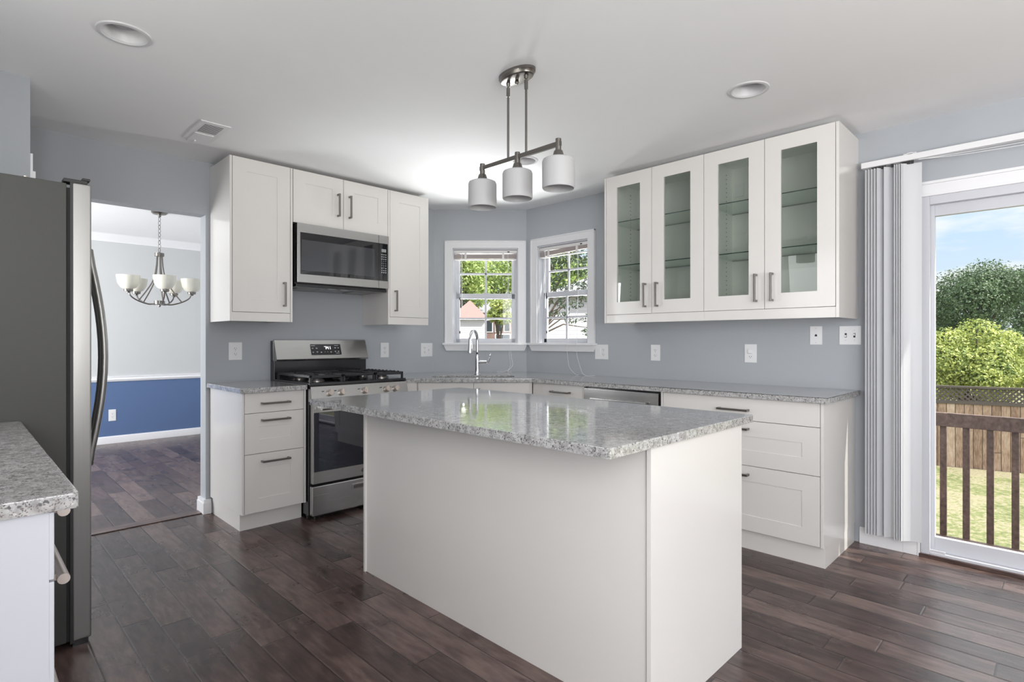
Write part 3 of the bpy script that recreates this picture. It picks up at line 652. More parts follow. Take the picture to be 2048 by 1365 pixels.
def glass_cabinet(x0, x1, label, panels):
    t = Thing(B, 'glass_door_cabinet', label, 'cabinet', ((x0 + x1) / 2, -0.19, ZU0))
    t.part('body', carcass(x0 + 0.001, x1 - 0.001, YU + 0.021, -0.001, ZU0 + 0.004, ZU1 - 0.003), M['cab_inside'])
    pins = MB()
    for k in range(28):
        z = 1.52 + k * 0.030
        pins.box(x0 + 0.016, x0 + 0.0185, -0.105, -0.099, z - 0.003, z + 0.003).box(x0 + 0.016, x0 + 0.0185, -0.325, -0.319, z - 0.003, z + 0.003)
        pins.box(x1 - 0.0185, x1 - 0.016, -0.105, -0.099, z - 0.003, z + 0.003)
    t.part('shelf_pin_holes', pins, M['slot'])['kind'] = 'stuff'
    for z in (1.752, 2.073):
        s = t.part('shelf', MB().box(x0 + 0.020, x1 - 0.020, -0.362, -0.012, z - 0.003, z + 0.003), M['shelf_glass'], label='clear glass shelf')
        t.part('shelf_edge', MB().box(x0 + 0.020, x1 - 0.020, -0.3645, -0.3622, z - 0.003, z + 0.003).box(x0 + 0.020, x1 - 0.020, -0.0118, -0.010, z - 0.003, z + 0.003), M['shelf_edge'], s)
    w = (x1 - x0) / 2
    for i in range(2):
        a, b = x0 + w*i + g, x0 + w*(i+1) - g; st = 0.092
        d = t.part('door', MB().box(a, a + st, YU, YU + 0.019, ZU0, ZU1, 0.001).box(b - st, b, YU, YU + 0.019, ZU0, ZU1, 0.001).box(a + st - 0.001, b - st + 0.001, YU, YU + 0.019, ZU1 - 0.087, ZU1, 0.001).box(a + st - 0.001, b - st + 0.001, YU, YU + 0.019, ZU0, ZU0 + 0.09, 0.001), M['cabinet'])
        t.part('glass_pane', MB().box(a + st - 0.003, b - st + 0.003, YU + 0.008, YU + 0.012, ZU0 + 0.085, ZU1 - 0.083), M['cab_glass'], d, label='greenish tinted glass pane')
        hx = b - 0.045 if i == 0 else a + 0.045
        t.part('handle', bar_handle(hx, 1.520, YU, 0.168, True), M['nickel'], d)
    for p0, p1 in panels: t.part('side_panel', MB().box(p0, p1, YU, -0.001, ZR, ZU1, 0.001), M['cabinet'])
    t.part('light_rail', MB().box(x0, x1, YU + 0.004, YU + 0.022, ZR, ZU0 - 0.002, 0.002), M['cabinet'])
    return t
gx = 1.8115
t = glass_cabinet(gx, gx + 0.762, 'white wall cabinet with two glass doors, nearer the window', [(gx - 0.016, gx - 0.001)])
t.part('junction_plate', MB().box(gx + 0.10, gx + 0.20, -0.013, -0.008, 2.20, 2.28, 0.001), M['plate'])
t = glass_cabinet(gx + 0.762, gx + 1.524, 'white wall cabinet with two glass doors, nearer the sliding door', [(gx + 1.525, gx + 1.541)])
t.part('junction_plate', MB().box(gx + 0.80, gx + 0.86, -0.013, -0.008, 2.19, 2.28, 0.001), M['plate'])

# base cabinets
YB = -0.6155
def drawer_base(fr, x0, x1, label, panels=(), kick=True, name='base_cabinet', hl=0.18, kick_y=-0.545, kx=None, sides=(0, 0)):
    t = Thing(fr, name, label, 'cabinet', ((x0 + x1) / 2, -0.30, 0))
    t.part('body', MB().box(x0 + 0.001, x1 - 0.001, YB + 0.021, -0.004, 0.115, ZB - 0.001), M['cabinet'])
    c = (x0 + x1) / 2
    for k, (z0, z1, hz) in enumerate(((0.746, 0.873, 0.805), (0.489, 0.743, 0.698), (0.117, 0.486, 0.437))):
        mbd = flat(x0 + g, x1 - g, z0, z1, YB) if k == 0 else shaker(x0 + g, x1 - g, z0, z1, YB, top=0.088)
        d = t.part('drawer', mbd, M['cabinet'])
        t.part('handle', bar_handle(c, hz, YB, hl, False), M['nickel'], d)
    for p0, p1, back in panels: t.part('side_panel', MB().box(p0, p1, YB, -0.004, 0.115, ZB - 0.001, 0.001), M['cabinet'])
    a, b = kx or (x0, x1)
    t.part('toe_kick', MB().box(a, b, kick_y, kick_y + 0.016, 0, 0.114).box(a if sides[0] else b - 0.016, a + 0.016 if sides[0] else b, kick_y + 0.016, -0.02, 0, 0.114), M['cabinet'])
    return t
drawer_base(A, -2.545, -2.165, 'three-drawer white base cabinet left of the range', [(-2.560, -2.546, 0), (-2.164, -2.150, 0)], kx=(-2.548, -2.150), sides=(1, 0))
drawer_base(B, 2.405, 3.320, 'wide white base cabinet with three drawers nearest the sliding door', [(3.321, 3.336, 0), (2.388, 2.404, 0)], kx=(2.388, 3.334), kick_y=-0.580, sides=(0, 1))
# narrow cabinet between sink base and dishwasher
t = Thing(B, 'base_cabinet', 'narrow white base cabinet with one drawer between sink base and dishwasher', 'cabinet', (1.565, -0.30, 0))
t.part('body', MB().box(1.362, 1.770, YB + 0.021, -0.004, 0.115, ZB - 0.001), M['cabinet'])
d = t.part('drawer', flat(1.364, 1.755, 0.746, 0.873, YB), M['cabinet']); t.part('handle', bar_handle(1.56, 0.818, YB, 0.18, False), M['nickel'], d)
d = t.part('door', shaker(1.364, 1.755, 0.117, 0.743, YB), M['cabinet']); t.part('handle', bar_handle(1.42, 0.62, YB, 0.168, True), M['nickel'], d)
t.part('filler_strip', MB().box(1.268, 1.361, YB + 0.004, YB + 0.02, 0.115, ZB - 0.001), M['cabinet'])
t.part('side_panel', MB().box(1.757, 1.772, YB, -0.004, 0.0, ZB - 0.001), M['cabinet'])
t.part('toe_kick', MB().box(1.30, 1.757, -0.56, -0.545, 0, 0.114), M['cabinet'])
# sink base on the diagonal
YS = -0.892
sb = Thing(DG, 'sink_base_cabinet', 'diagonal corner sink base cabinet with two white doors', 'cabinet', (0.437, -0.5, 0))
sb.part('body', MB().prism([(0.03, YS + 0.021), (0.845, YS + 0.021), (1.13, -0.58), (0.865, -0.30), (0.865, -0.01), (0.01, -0.01), (0.01, -0.30), (-0.25, -0.58)], 0.115, 0.62), M['cabinet'])
sb.part('face_frame', MB().box(-0.02, 0.895, YS + 0.010, YS + 0.020, 0.62, ZB - 0.001), M['cabinet'])
for x0, x1, hx in ((0.002, 0.434, 0.389), (0.438, 0.872, 0.483)):
    d = sb.part('door', shaker(x0, x1, 0.117, 0.873, YS - 0.010), M['cabinet']); sb.part('handle', bar_handle(hx, 0.745, YS - 0.010, 0.168, True), M['nickel'], d)
sb.part('toe_kick', MB().box(-0.08, 0.95, -0.825, -0.81, 0, 0.114), M['cabinet'])
single(A, 'filler_panel', MB().box(-1.379, -1.262, -0.635, -0.60, 0, ZB - 0.001), M['cabinet'], 'narrow grey-white filler panel between range and corner sink base', 'panel', (-1.335, -0.6, 0))

# worktops
def bevel_slab(outer, holes, fr, name, label, org):
    mb = MB().slab(outer, holes, ZB, ZC)
    es = [e for e in mb.bm.edges if all(abs(v.co.z - ZC) < 1e-6 for v in e.verts) and len(e.link_faces) == 2 and e.calc_face_angle(0) > 1]
    bmesh.ops.bevel(mb.bm, geom=es, offset=0.003, segments=2, affect='EDGES', profile=0.5)
    return single(fr, name, mb, M['quartz'], label, 'countertop', org)
def rrect(x0, x1, y0, y1, r, n=6):
    p = []
    for cx, cy, a0 in ((x1 - r, y1 - r, 0), (x0 + r, y1 - r, 90), (x0 + r, y0 + r, 180), (x1 - r, y0 + r, 270)):
        for k in range(n + 1): a = R_(a0 + 90*k/n); p.append((cx + r*math.cos(a), cy + r*math.sin(a)))
    return p
bevel_slab([(-2.580, -0.650), (-2.157, -0.650), (-2.157, -0.002), (-2.580, -0.002)], [], A, 'countertop', 'short grey speckled countertop left of the range', (-2.37, -0.33, ZB))
SX0, SX1, SY0, SY1 = 0.085, 0.755, -0.835, -0.520
Minv = DG.m
sink_hole = [tuple((Minv @ Vector((x, y, 0)))[:2]) for x, y in rrect(SX0, SX1, SY0, SY1, 0.11)]
main = [(-1.372, -0.650), (-1.292, -0.650), (-0.650, -1.288), (-0.650, -3.3626), (-0.002, -3.3626), (-0.002, -D0 - 0.002), (-D0 - 0.002, -0.002), (-1.372, -0.002)]
bevel_slab(main, [sink_hole], A, 'countertop', 'long grey speckled countertop running from the sink corner to the sliding door', (-0.65, -1.3, ZB))
IX0, IX1, IY0, IY1 = -2.546, -1.559, -3.345, -1.517
bevel_slab([(IX0, IY0), (IX1, IY0), (IX1, IY1), (IX0, IY1)], [], A, 'countertop', 'large glossy grey speckled top of the kitchen island', (-2.05, -2.43, ZB))
bevel_slab(rrect(-4.318, -3.645, -2.861, -1.494, 0.012, 3), [], A, 'countertop', 'grey speckled countertop in the left foreground against the refrigerator', (-4.0, -2.2, ZB))

# sink bowl and faucet
mb = MB(); bm = mb.bm
lv = []
for off, z, r in ((-0.004, 0.876, 0.11), (0.004, 0.80, 0.105), (0.012, 0.71, 0.09), (0.05, 0.69, 0.07)):
    lv.append([bm.verts.new((x, y, z)) for x, y in rrect(SX0 + off, SX1 - off, SY0 + off, SY1 - off, r)])
for a, b in zip(lv, lv[1:]):
    n = len(a)
    for i in range(n): bm.faces.new((a[i], a[(i+1) % n], b[(i+1) % n], b[i]))
bm.faces.new(lv[-1][::-1])
sk = Thing(DG, 'sink', 'undermount stainless steel sink in the corner countertop', 'sink', (0.42, -0.68, 0.69))
sk.part('basin', mb, M['sink_steel']); sk.part('drain', MB().lathe([(0, 0.006), (0.03, 0.006), (0.042, 0.001), (0.042, 0.0)], (0.42, -0.66, 0.690)), M['chrome'])
fa = Thing(DG, 'faucet', 'chrome pull-down kitchen faucet behind the corner sink', 'faucet', (0.436, -0.435, ZC))
fx, fy = 0.436, -0.435
fa.part('base', MB().lathe([(0.030, 0), (0.030, 0.006), (0.024, 0.012), (0.021, 0.05), (0.019, 0.16), (0.0165, 0.17), (0, 0.17)], (fx, fy, ZC)), M['chrome'])
pts = [(fx, fy, ZC + 0.165), (fx, fy, ZC + 0.28)]
dx, dy = -0.36, -0.93
for k in range(13):
    a = PI * k / 12; rr = 0.072; q = rr - rr*math.cos(a)
    pts.append((fx + dx*q, fy + dy*q, ZC + 0.30 + rr*math.sin(a)*1.1))
fa.part('spout', MB().tube(pts, 0.0125, 14), M['chrome'])
hx, hy = fx + dx*0.144, fy + dy*0.144
fa.part('spray_head', MB().lathe([(0.0125, 0.0), (0.015, -0.02), (0.017, -0.07), (0.024, -0.112), (0.022, -0.117), (0, -0.117)], (hx, hy, ZC + 0.305)), M['chrome'])
fa.part('sensor_dot', MB().box(fx - 0.008, fx + 0.008, fy - 0.020, fy - 0.017, ZC + 0.175, ZC + 0.195, 0.001), M['black'])
lev = fa.part('lever_hub', MB().cyl((fx, fy, ZC + 0.105), (fx + 0.085, fy - 0.01, ZC + 0.108), 0.019, 0.016, 16), M['chrome'])
fa.part('lever', MB().tube(bez([(fx + 0.078, fy - 0.01, ZC + 0.095), (fx + 0.098, fy - 0.012, ZC + 0.112), (fx + 0.108, fy - 0.012, ZC + 0.15), (fx + 0.112, fy - 0.012, ZC + 0.172), (fx + 0.122, fy - 0.012, ZC + 0.188)], 5), [0.006]*8 + [0.0075]*8 + [0.004]*5), M['chrome'], lev)

# ------------------------------------------------------------------ dishwasher
dw = Thing(B, 'dishwasher', 'stainless steel dishwasher under the right-hand countertop', 'dishwasher', (2.08, -0.30, 0))
dw.part('body', MB().box(1.778, 2.382, -0.60, -0.02, 0.02, ZB - 0.003), M['black'])
dd = dw.part('door', MB().box(1.784, 2.378, -0.634, -0.60, 0.115, 0.862, 0.003), M['steel'])
dw.part('handle', MB().box(1.86, 2.30, -0.668, -0.655, 0.772, 0.800, 0.003).box(1.87, 1.885, -0.656, -0.634, 0.776, 0.796).box(2.275, 2.29, -0.656, -0.634, 0.776, 0.796), M['steel'], dd)
dw.part('kick_plate', MB().box(1.784, 2.378, -0.58, -0.56, 0.0, 0.11), M['black'])

# ------------------------------------------------------------------ range
RX0, RX1 = -2.143, -1.381
RC = (RX0 + RX1) / 2
rg = Thing(A, 'gas_range', 'stainless steel gas range with black cooktop and five knobs', 'range', (RC, -0.35, 0))
rg.part('body', MB().box(RX0, RX1, -0.64, -0.05, 0.03, 0.895).box(RX0 + 0.01, RX1 - 0.01, -0.60, -0.06, 0.0, 0.03), M['black'])
rg.part('cooktop', MB().box(RX0 - 0.003, RX1 + 0.003, -0.655, -0.05, 0.893, 0.918, 0.006), M['black'])
# control panel: tilted front, steel
cp = rg.part('control_panel', MB().profile_x([(-0.64, 0.792), (-0.690, 0.797), (-0.668, 0.893), (-0.64, 0.893)], RX0, RX1), M['steel'])
for kx in (-2.011, -1.922, -1.742, -1.564, -1.487):
    p0 = Vector((kx, -0.680, 0.846)); n = Vector((0, -0.975, -0.224)) if False else Vector((0, -0.974, 0.226))
    n = Vector((0, -0.9747, -0.2237)).normalized() if False else Vector((0, -0.9747, 0.2234)).normalized()
    k = rg.part('knob', MB().cyl(p0, p0 + n*0.010, 0.0235, 0.0235, 24).cyl(p0 + n*0.010, p0 + n*0.026, 0.0215, 0.019, 24), M['nickel_light'])
    mbk = MB().box(-0.0055, 0.0055, -0.012, 0.0, -0.020, 0.020, 0.002)
    mbk.xform(Matrix.Translation(p0 + n*0.026) @ Matrix.Rotation(-0.226, 4, 'X'))
    rg.part('knob_grip', mbk, M['nickel_light'], k)
    rg.part('knob_marking', MB().box(kx - 0.055, kx - 0.042, -0.6825, -0.680, 0.858, 0.862), M['slot'], cp)
# oven door
od = rg.part('oven_door', MB().box(RX0 + 0.008, RX1 - 0.008, -0.690, -0.643, 0.243, 0.783, 0.004), M['steel'])
rg.part('oven_window', MB().box(RX0 + 0.014, RX1 - 0.014, -0.694, -0.689, 0.325, 0.720, 0.003), M['oven_glass'], od)
rg.part('door_handle', MB().tube([(RX0 + 0.045, -0.738, 0.752), (RX1 - 0.045, -0.738, 0.752)], 0.013, 14).box(RX0 + 0.05, RX0 + 0.08, -0.735, -0.69, 0.742, 0.762, 0.003).box(RX1 - 0.08, RX1 - 0.05, -0.735, -0.69, 0.742, 0.762, 0.003), M['steel'], od)
rg.part('round_emblem', MB().cyl((RC, -0.690, 0.284), (RC, -0.693, 0.284), 0.016, n=24), M['nickel'], od)
rk = MB()
rg.part('storage_drawer', MB().box(RX0 + 0.004, RX1 - 0.004, -0.688, -0.643, 0.028, 0.228, 0.008), M['steel'])
rg.part('drawer_pull', MB().box(RC - 0.09, RC + 0.09, -0.693, -0.686, 0.160, 0.198, 0.002), M['steel'])
rg.part('drawer_pull_recess', MB().box(RC - 0.08, RC + 0.08, -0.6945, -0.692, 0.166, 0.188), M['nickel'])
rg.part('foot', MB().cyl((RX0 + 0.05, -0.62, 0), (RX0 + 0.05, -0.62, 0.03), 0.015), M['black'])
rg.part('foot', MB().cyl((RX1 - 0.05, -0.62, 0), (RX1 - 0.05, -0.62, 0.03), 0.015), M['black'])
# backguard
rg.part('backguard_base', MB().box(RX0, RX1, -0.075, -0.003, 0.90, 1.05, 0.003).box(RX0, RX1, -0.05, -0.003, 1.05, 1.20, 0.003), M['black'], label='glossy black lower backguard')
bgp = rg.part('backguard', MB().profile_x([(-0.048, 1.050), (-0.106, 1.050), (-0.112, 1.062), (-0.062, 1.205), (-0.048, 1.210)], RX0 + 0.004, RX1 - 0.001), M['steel'])
tlt = math.atan2(0.05, 0.143)
def on_bg(mb):
    return mb.xform(Matrix.Translation((RC + 0.02, -0.0875, 1.1327)) @ Matrix.Rotation(-tlt, 4, 'X'))
rg.part('control_display', on_bg(MB().box(-0.125, 0.125, -0.004, 0.0, -0.045, 0.042, 0.003)), M['black_glass'], bgp)
def seg7(mb, ch, x, z, h, th=0.0032):
    w = h * 0.55
    S = {'7': 'abc', '4': 'fgbc', '1': 'bc', '0': 'abcdef'}[ch]
    for s in S:
        a = {'a': (0, w, h, h), 'b': (w, w, h/2, h), 'c': (w, w, 0, h/2), 'd': (0, w, 0, 0), 'e': (0, 0, 0, h/2), 'f': (0, 0, h/2, h), 'g': (0, w, h/2, h/2)}[s]
        mb.box(x + a[0] - th/2, x + a[1] + th/2, -0.0052, -0.0042, z + a[2] - th/2, z + a[3] + th/2)
mb = MB(); seg7(mb, '7', -0.014, 0.0, 0.022); seg7(mb, '4', 0.006, 0.0, 0.022); seg7(mb, '1', 0.022, 0.0, 0.022)
mb.box(0.0005, 0.0025, -0.0052, -0.0042, 0.005, 0.0075).box(0.0005, 0.0025, -0.0052, -0.0042, 0.014, 0.0165)
rg.part('clock_digits', on_bg(mb), M['led'], bgp)
mb = MB()
for x, z, w in ((-0.108, 0.030, 0.036), (0.088, 0.030, 0.034), (-0.112, 0.010, 0.014), (-0.080, 0.010, 0.014), (0.076, 0.012, 0.016), (0.102, 0.012, 0.014), (-0.112, -0.022, 0.012), (-0.078, -0.020, 0.014), (-0.045, -0.023, 0.013), (-0.015, -0.022, 0.006), (0.008, -0.022, 0.006), (0.036, -0.022, 0.012), (0.074, -0.018, 0.013), (0.100, -0.018, 0.014), (0.092, -0.034, 0.030)):
    mb.box(x - w/2, x + w/2, -0.0052, -0.0042, z - 0.0017, z + 0.0017)
    if abs(z) < 0.025 and w > 0.011: mb.box(x - w/3, x + w/3, -0.0052, -0.0042, z - 0.006, z - 0.0035)
rg.part('control_markings', on_bg(mb), M['keys'], bgp)
# grates and burners
for (bx, by, br) in ((-2.02, -0.50, 0.045), (-2.02, -0.22, 0.038), (-1.762, -0.36, 0.05), (-1.50, -0.50, 0.045), (-1.50, -0.22, 0.035)):
    b_ = rg.part('burner', MB().lathe([(br + 0.012, 0.918), (br + 0.012, 0.924), (br, 0.930), (br, 0.932), (0, 0.932)], (bx, by, 0), 24), M['nickel'])
    rg.part('burner_cap', MB().lathe([(br - 0.004, 0.932), (br - 0.003, 0.940), (br - 0.010, 0.943), (0, 0.943)], (bx, by, 0), 24), M['iron'], b_)
def grate(x0, x1, cs):
    mb = MB(); y0, y1 = -0.635, -0.10; z0, z1 = 0.950, 0.966; w = 0.014
    mb.box(x0, x1, y0, y0 + w, z0 - 0.004, z1, 0.002).box(x0, x1, y1 - w, y1, z0, z1, 0.002).box(x0, x0 + w, y0, y1, z0, z1, 0.002).box(x1 - w, x1, y0, y1, z0, z1, 0.002)
    mb.box(x0, x1, (y0 + y1)/2 - w/2, (y0 + y1)/2 + w/2, z0, z1, 0.002)
    for k in range(9):
        yy = y0 + 0.05 + k*0.054
        for xx in (x0 + 0.003, x1 - 0.015): mb.box(xx, xx + 0.012, yy, yy + 0.010, z1 - 0.002, z1 + 0.005, 0.002)
    for cx_, cy_ in cs:
        for a in range(4):
            an = PI/4 + a*PI/2 if False else a*PI/2
            ex, ey = cx_ + math.cos(an)*0.13, cy_ + math.sin(an)*0.13
            ex = min(max(ex, x0 + 0.006), x1 - 0.006); sx, sy = cx_ + math.cos(an)*0.035, cy_ + math.sin(an)*0.035
            if a % 2 == 0: mb.box(min(ex, sx), max(ex, sx), cy_ - 0.005, cy_ + 0.005, z0 + 0.001, z1 + 0.003, 0.001)
            else: mb.box(cx_ - 0.005, cx_ + 0.005, min(ey, sy), max(ey, sy), z0 + 0.001, z1 + 0.003, 0.001)
    for fx_ in (x0, x1 - w):
        for fy_ in (y0, y1 - w): mb.box(fx_, fx_ + w, fy_, fy_ + w, 0.916, z0, 0.001)
    return mb
rg.part('grate', grate(-2.132, -1.892, [(-2.02, -0.50), (-2.02, -0.22)]), M['iron'])
rg.part('grate', grate(-1.630, -1.390, [(-1.50, -0.50), (-1.50, -0.22)]), M['iron'])
mb = MB().box(-1.886, -1.636, -0.635, -0.10, 0.952, 0.958, 0.002)
mb.box(-1.886, -1.636, -0.635, -0.623, 0.950, 0.967, 0.002).box(-1.886, -1.636, -0.112, -0.10, 0.950, 0.967, 0.002).box(-1.886, -1.874, -0.635, -0.10, 0.950, 0.967, 0.002).box(-1.648, -1.636, -0.635, -0.10, 0.950, 0.967, 0.002)
for fx_ in (-1.886, -1.648):
    for fy_ in (-0.635, -0.112): mb.box(fx_, fx_ + 0.012, fy_, fy_ + 0.012, 0.916, 0.952)
rg.part('griddle_plate', mb, M['iron'], label='flat cast iron griddle over the centre burner')

# ------------------------------------------------------------------ microwave
mw = Thing(A, 'microwave', 'stainless over-the-range microwave with black window below the short cabinet', 'microwave', (-1.745, -0.2, 1.60))
X0, X1, Z0, Z1, YM = -2.122, -1.378, 1.606, 2.030, -0.418
mw.part('body', MB().box(X0, X1, -0.375, -0.004, 1.606, 2.030, 0.002), M['black'])
md = mw.part('door', MB().box(X0, -1.470, YM, -0.380, 1.613, Z1, 0.003), M['steel'])
mw.part('door_glass', MB().box(X0 + 0.022, -1.470, YM - 0.003, YM + 0.002, 1.672, 1.967, 0.002), M['black_glass'], md)
mw.part('window_mesh', MB().box(X0 + 0.030, -1.510, YM - 0.0042, YM - 0.002, 1.698, 1.915, 0.0008), mat('grey_window_film', (0.05, 0.053, 0.06), 0.06, spec=0.8), md, label='grey see-through window panel')
pc = mw.part('control_panel', MB().box(-1.468, X1, YM, -0.380, 1.613, Z1, 0.003), M['steel'])
mw.part('keypad_glass', MB().box(-1.468, X1 - 0.012, YM - 0.003, YM + 0.002, 1.672, 1.967, 0.002), M['black_glass'], pc)
mw.part('display', MB().box(-1.448, -1.406, YM - 0.0045, YM - 0.003, 1.898, 1.922, 0.0005), M['lcd'], pc)
mb = MB()
rows = (('-', '-', '-'), ('-', '-', '-'), ('-', '-', '-'), ('1', '2', '3'), ('4', '5', '6'), ('7', '8', '9'), ('-', '0', '-'), ('-', '-', '-'), ('o', 'o', 'o'))
for r_, row in enumerate(rows):
    for c_, ch in enumerate(row):
        x = -1.444 + c_ * 0.0175; z = 1.880 - r_ * 0.0178
        if ch == '-': mb.box(x - 0.005, x + 0.005, YM - 0.0042, YM - 0.003, z - 0.0014, z + 0.0014).box(x - 0.0035, x + 0.0035, YM - 0.0042, YM - 0.003, z - 0.0055, z - 0.003)
        elif ch == 'o': mb.cyl((x, YM - 0.003, z), (x, YM - 0.0042, z), 0.0045, n=12)
        else: add_text(mb, ch, 0.0125, x, YM - 0.0034, z)
mw.part('keypad', mb, M['keys'], pc)
vt = mw.part('underside', MB().box(X0 + 0.004, X1 - 0.004, -0.39, -0.01, 1.585, 1.607, 0.003), M['black'])
for x0 in (-2.07, -1.62): mw.part('grease_filter', MB().box(x0, x0 + 0.18, -0.30, -0.12, 1.5825, 1.5855), M['nickel'], vt)
for x0 in (-1.86, -1.76): mw.part('lamp_lens', MB().box(x0, x0 + 0.06, -0.36, -0.31, 1.5825, 1.5855), M['frost'], vt)

# ------------------------------------------------------------------ island
il = Thing(A, 'kitchen_island', 'white kitchen island cabinet with panelled back and ends', 'island', (-1.97, -2.48, 0))
BX0, BX1, BY0, BY1 = -2.311, -1.640, -3.333, -1.636
il.part('body', MB().box(BX0 + 0.026, BX1 - 0.022, BY0 + 0.017, BY1 - 0.017, 0.115, ZB - 0.001).box(BX0 + 0.03, BX1 - 0.09, BY0 + 0.017, BY1 - 0.017, 0, 0.115), M['cabinet'])
il.part('back_panel', MB().box(BX0 + 0.010, BX0 + 0.026, BY0 + 0.0165, BY1 - 0.0165, 0, ZB - 0.001), M['cabinet'])
for y0 in (BY0, BY1 - 0.016): il.part('end_panel', MB().box(BX0, BX1, y0, y0 + 0.016, 0, ZB - 0.001, 0.001), M['cabinet'])
w = (BY1 - BY0 - 0.034) / 3
for k in range(3):
    y0 = BY0 + 0.017 + w*k
    mbd = shaker(-(w/2) + g, w/2 - g, 0.117, 0.873, 0.0); mbd.xform(Matrix.Translation((BX1 - 0.002, y0 + w/2, 0)) @ Matrix.Rotation(PI/2, 4, 'Z'))
    d = il.part('door', mbd, M['cabinet'])
    mbh = bar_handle(w/2 - 0.05, 0.76, 0.0, 0.168, True); mbh.xform(Matrix.Translation((BX1 - 0.002, y0 + w/2, 0)) @ Matrix.Rotation(PI/2, 4, 'Z'))
    il.part('handle', mbh, M['nickel'], d)

# ------------------------------------------------------------------ refrigerator and foreground cabinet (left wall)
fr_ = Thing(A, 'refrigerator', 'stainless refrigerator with charcoal side and bowed handles at left', 'refrigerator', (-3.85, -1.15, 0))
FY0, FY1 = -1.490, -0.795
fr_.part('body', MB().box(-4.25, -3.511, FY0, FY1, 0.03, 1.815, 0.003).box(-4.2, -3.55, FY0 + 0.03, FY1 - 0.03, 0, 0.03), M['fridge_side'])
fr_.part('door_gasket', MB().box(-3.512, -3.492, FY0 + 0.008, FY1 - 0.008, 0.03, 1.80), M['gap'])
fr_.part('door_edge_trim', MB().box(-3.500, -3.484, FY0 + 0.0015, FY0 + 0.008, 0.02, 1.822), M['slot'])
for y0, y1, hy in ((FY0, -1.145, -1.175), (-1.140, FY1, -1.11)):
    d = fr_.part('door', MB().box(-3.493, -3.433, y0, y1, 0.028, 1.822, 0.006), M['steel_v'])
    pts = [(-3.433, hy, 1.62), (-3.395, hy, 1.60)] + [(-3.400 + 0.058*math.sin(PI*k/14), hy, 1.60 - (1.60 - 0.66)*k/14) for k in range(1, 14)] + [(-3.395, hy, 0.66), (-3.433, hy, 0.64)]
    fr_.part('handle', MB().tube(pts, 0.014, 12), M['steel_v'], d)
fr_.part('hinge_cover', MB().box(-3.52, -3.445, FY0 + 0.004, FY0 + 0.06, 1.822, 1.836, 0.003).box(-3.462, -3.436, FY0 + 0.004, FY0 + 0.05, 1.836, 1.846, 0.003), M['slot'])
fr_.part('top_screw', MB().lathe([(0.008, 0), (0.008, 0.006), (0, 0.008)], (-3.63, FY0 + 0.02, 1.815), 12), M['nickel_light'])
fr_.part('toe_grille', MB().box(-3.49, -3.44, FY0 + 0.02, FY1 - 0.02, 0.0, 0.027), M['black'])

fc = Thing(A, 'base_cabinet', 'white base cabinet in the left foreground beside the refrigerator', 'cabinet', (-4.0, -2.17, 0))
fc.part('body', MB().box(-4.318, -3.703, -2.830, -1.494, 0.10, ZB - 0.001).box(-4.318, -3.76, -2.830, -1.494, 0, 0.10), M['cabinet_shaded'])
fc.part('side_panel', MB().box(-4.318, -3.690, -2.849, -2.832, 0.0, ZB - 0.001, 0.001), M['cabinet_shaded'])
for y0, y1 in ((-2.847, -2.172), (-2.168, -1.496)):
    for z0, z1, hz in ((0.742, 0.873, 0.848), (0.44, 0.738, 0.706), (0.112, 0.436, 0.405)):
        d = fc.part('drawer', MB().box(-3.702, -3.682, y0, y1, z0, z1, 0.002), M['cabinet_shaded'])
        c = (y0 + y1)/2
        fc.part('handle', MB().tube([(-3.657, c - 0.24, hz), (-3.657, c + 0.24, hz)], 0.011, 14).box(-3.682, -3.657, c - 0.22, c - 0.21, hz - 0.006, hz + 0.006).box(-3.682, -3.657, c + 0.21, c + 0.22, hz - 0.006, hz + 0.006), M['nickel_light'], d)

# ------------------------------------------------------------------ lights and ceiling things
pl = Thing(A, 'pendant_light', 'brushed nickel pendant bar with three white glass shades over the island', 'pendant light', (-1.985, -2.44, H))
px, yc = -1.985, -2.437
pl.part('canopy', MB().lathe([(0.105, H), (0.105, H - 0.012), (0.098, H - 0.018), (0.094, H - 0.026), (0.080, H - 0.030), (0, H - 0.030)], (px, yc, 0), 40, sx=0.55, sy=1.0), M['nickel'])
pl.part('finial', MB().lathe([(0.007, H - 0.030), (0.008, H - 0.036), (0.010, H - 0.043), (0.006, H - 0.050), (0, H - 0.052)], (px, yc, 0), 16), M['nickel'])
ZRL = 2.050
for y in (-2.380, -2.496):
    r_ = pl.part('rod', MB().cyl((px, y, H - 0.03), (px, y, ZRL), 0.0055, n=12), M['nickel'])
    pl.part('rod_collar', MB().cyl((px, y, H - 0.030), (px, y, H - 0.045), 0.010, 0.008, 16).cyl((px, y, H - 0.052), (px, y, H - 0.092), 0.0085, n=16), M['nickel'], r_)
pl.part('crossbar', MB().box(px - 0.007, px + 0.007, -2.700, -2.185, ZRL - 0.010, ZRL + 0.010, 0.001), M['nickel'])
for y in (-2.200, -2.441, -2.687):
    s_ = pl.part('socket', MB().cyl((px, y, ZRL - 0.030), (px, y, ZRL + 0.022), 0.0125, n=16).cyl((px, y, ZRL - 0.030), (px, y, ZRL - 0.064), 0.018, 0.029, 24), M['nickel'])
    sh = pl.part('shade', MB().lathe([(0.012, 1.986), (0.055, 1.987), (0.066, 1.982), (0.070, 1.972), (0.070, 1.862), (0.067, 1.857), (0.064, 1.862), (0.064, 1.97), (0.055, 1.980), (0.012, 1.980)], (px, y, 0), 40), M['frost'], label='white frosted glass drum shade')
    pl.part('bulb', MB().lathe([(0, 1.885), (0.02, 1.89), (0.028, 1.91), (0.022, 1.94), (0.013, 1.96), (0.013, 1.985)], (px, y, 0), 16), M['frost'], sh)

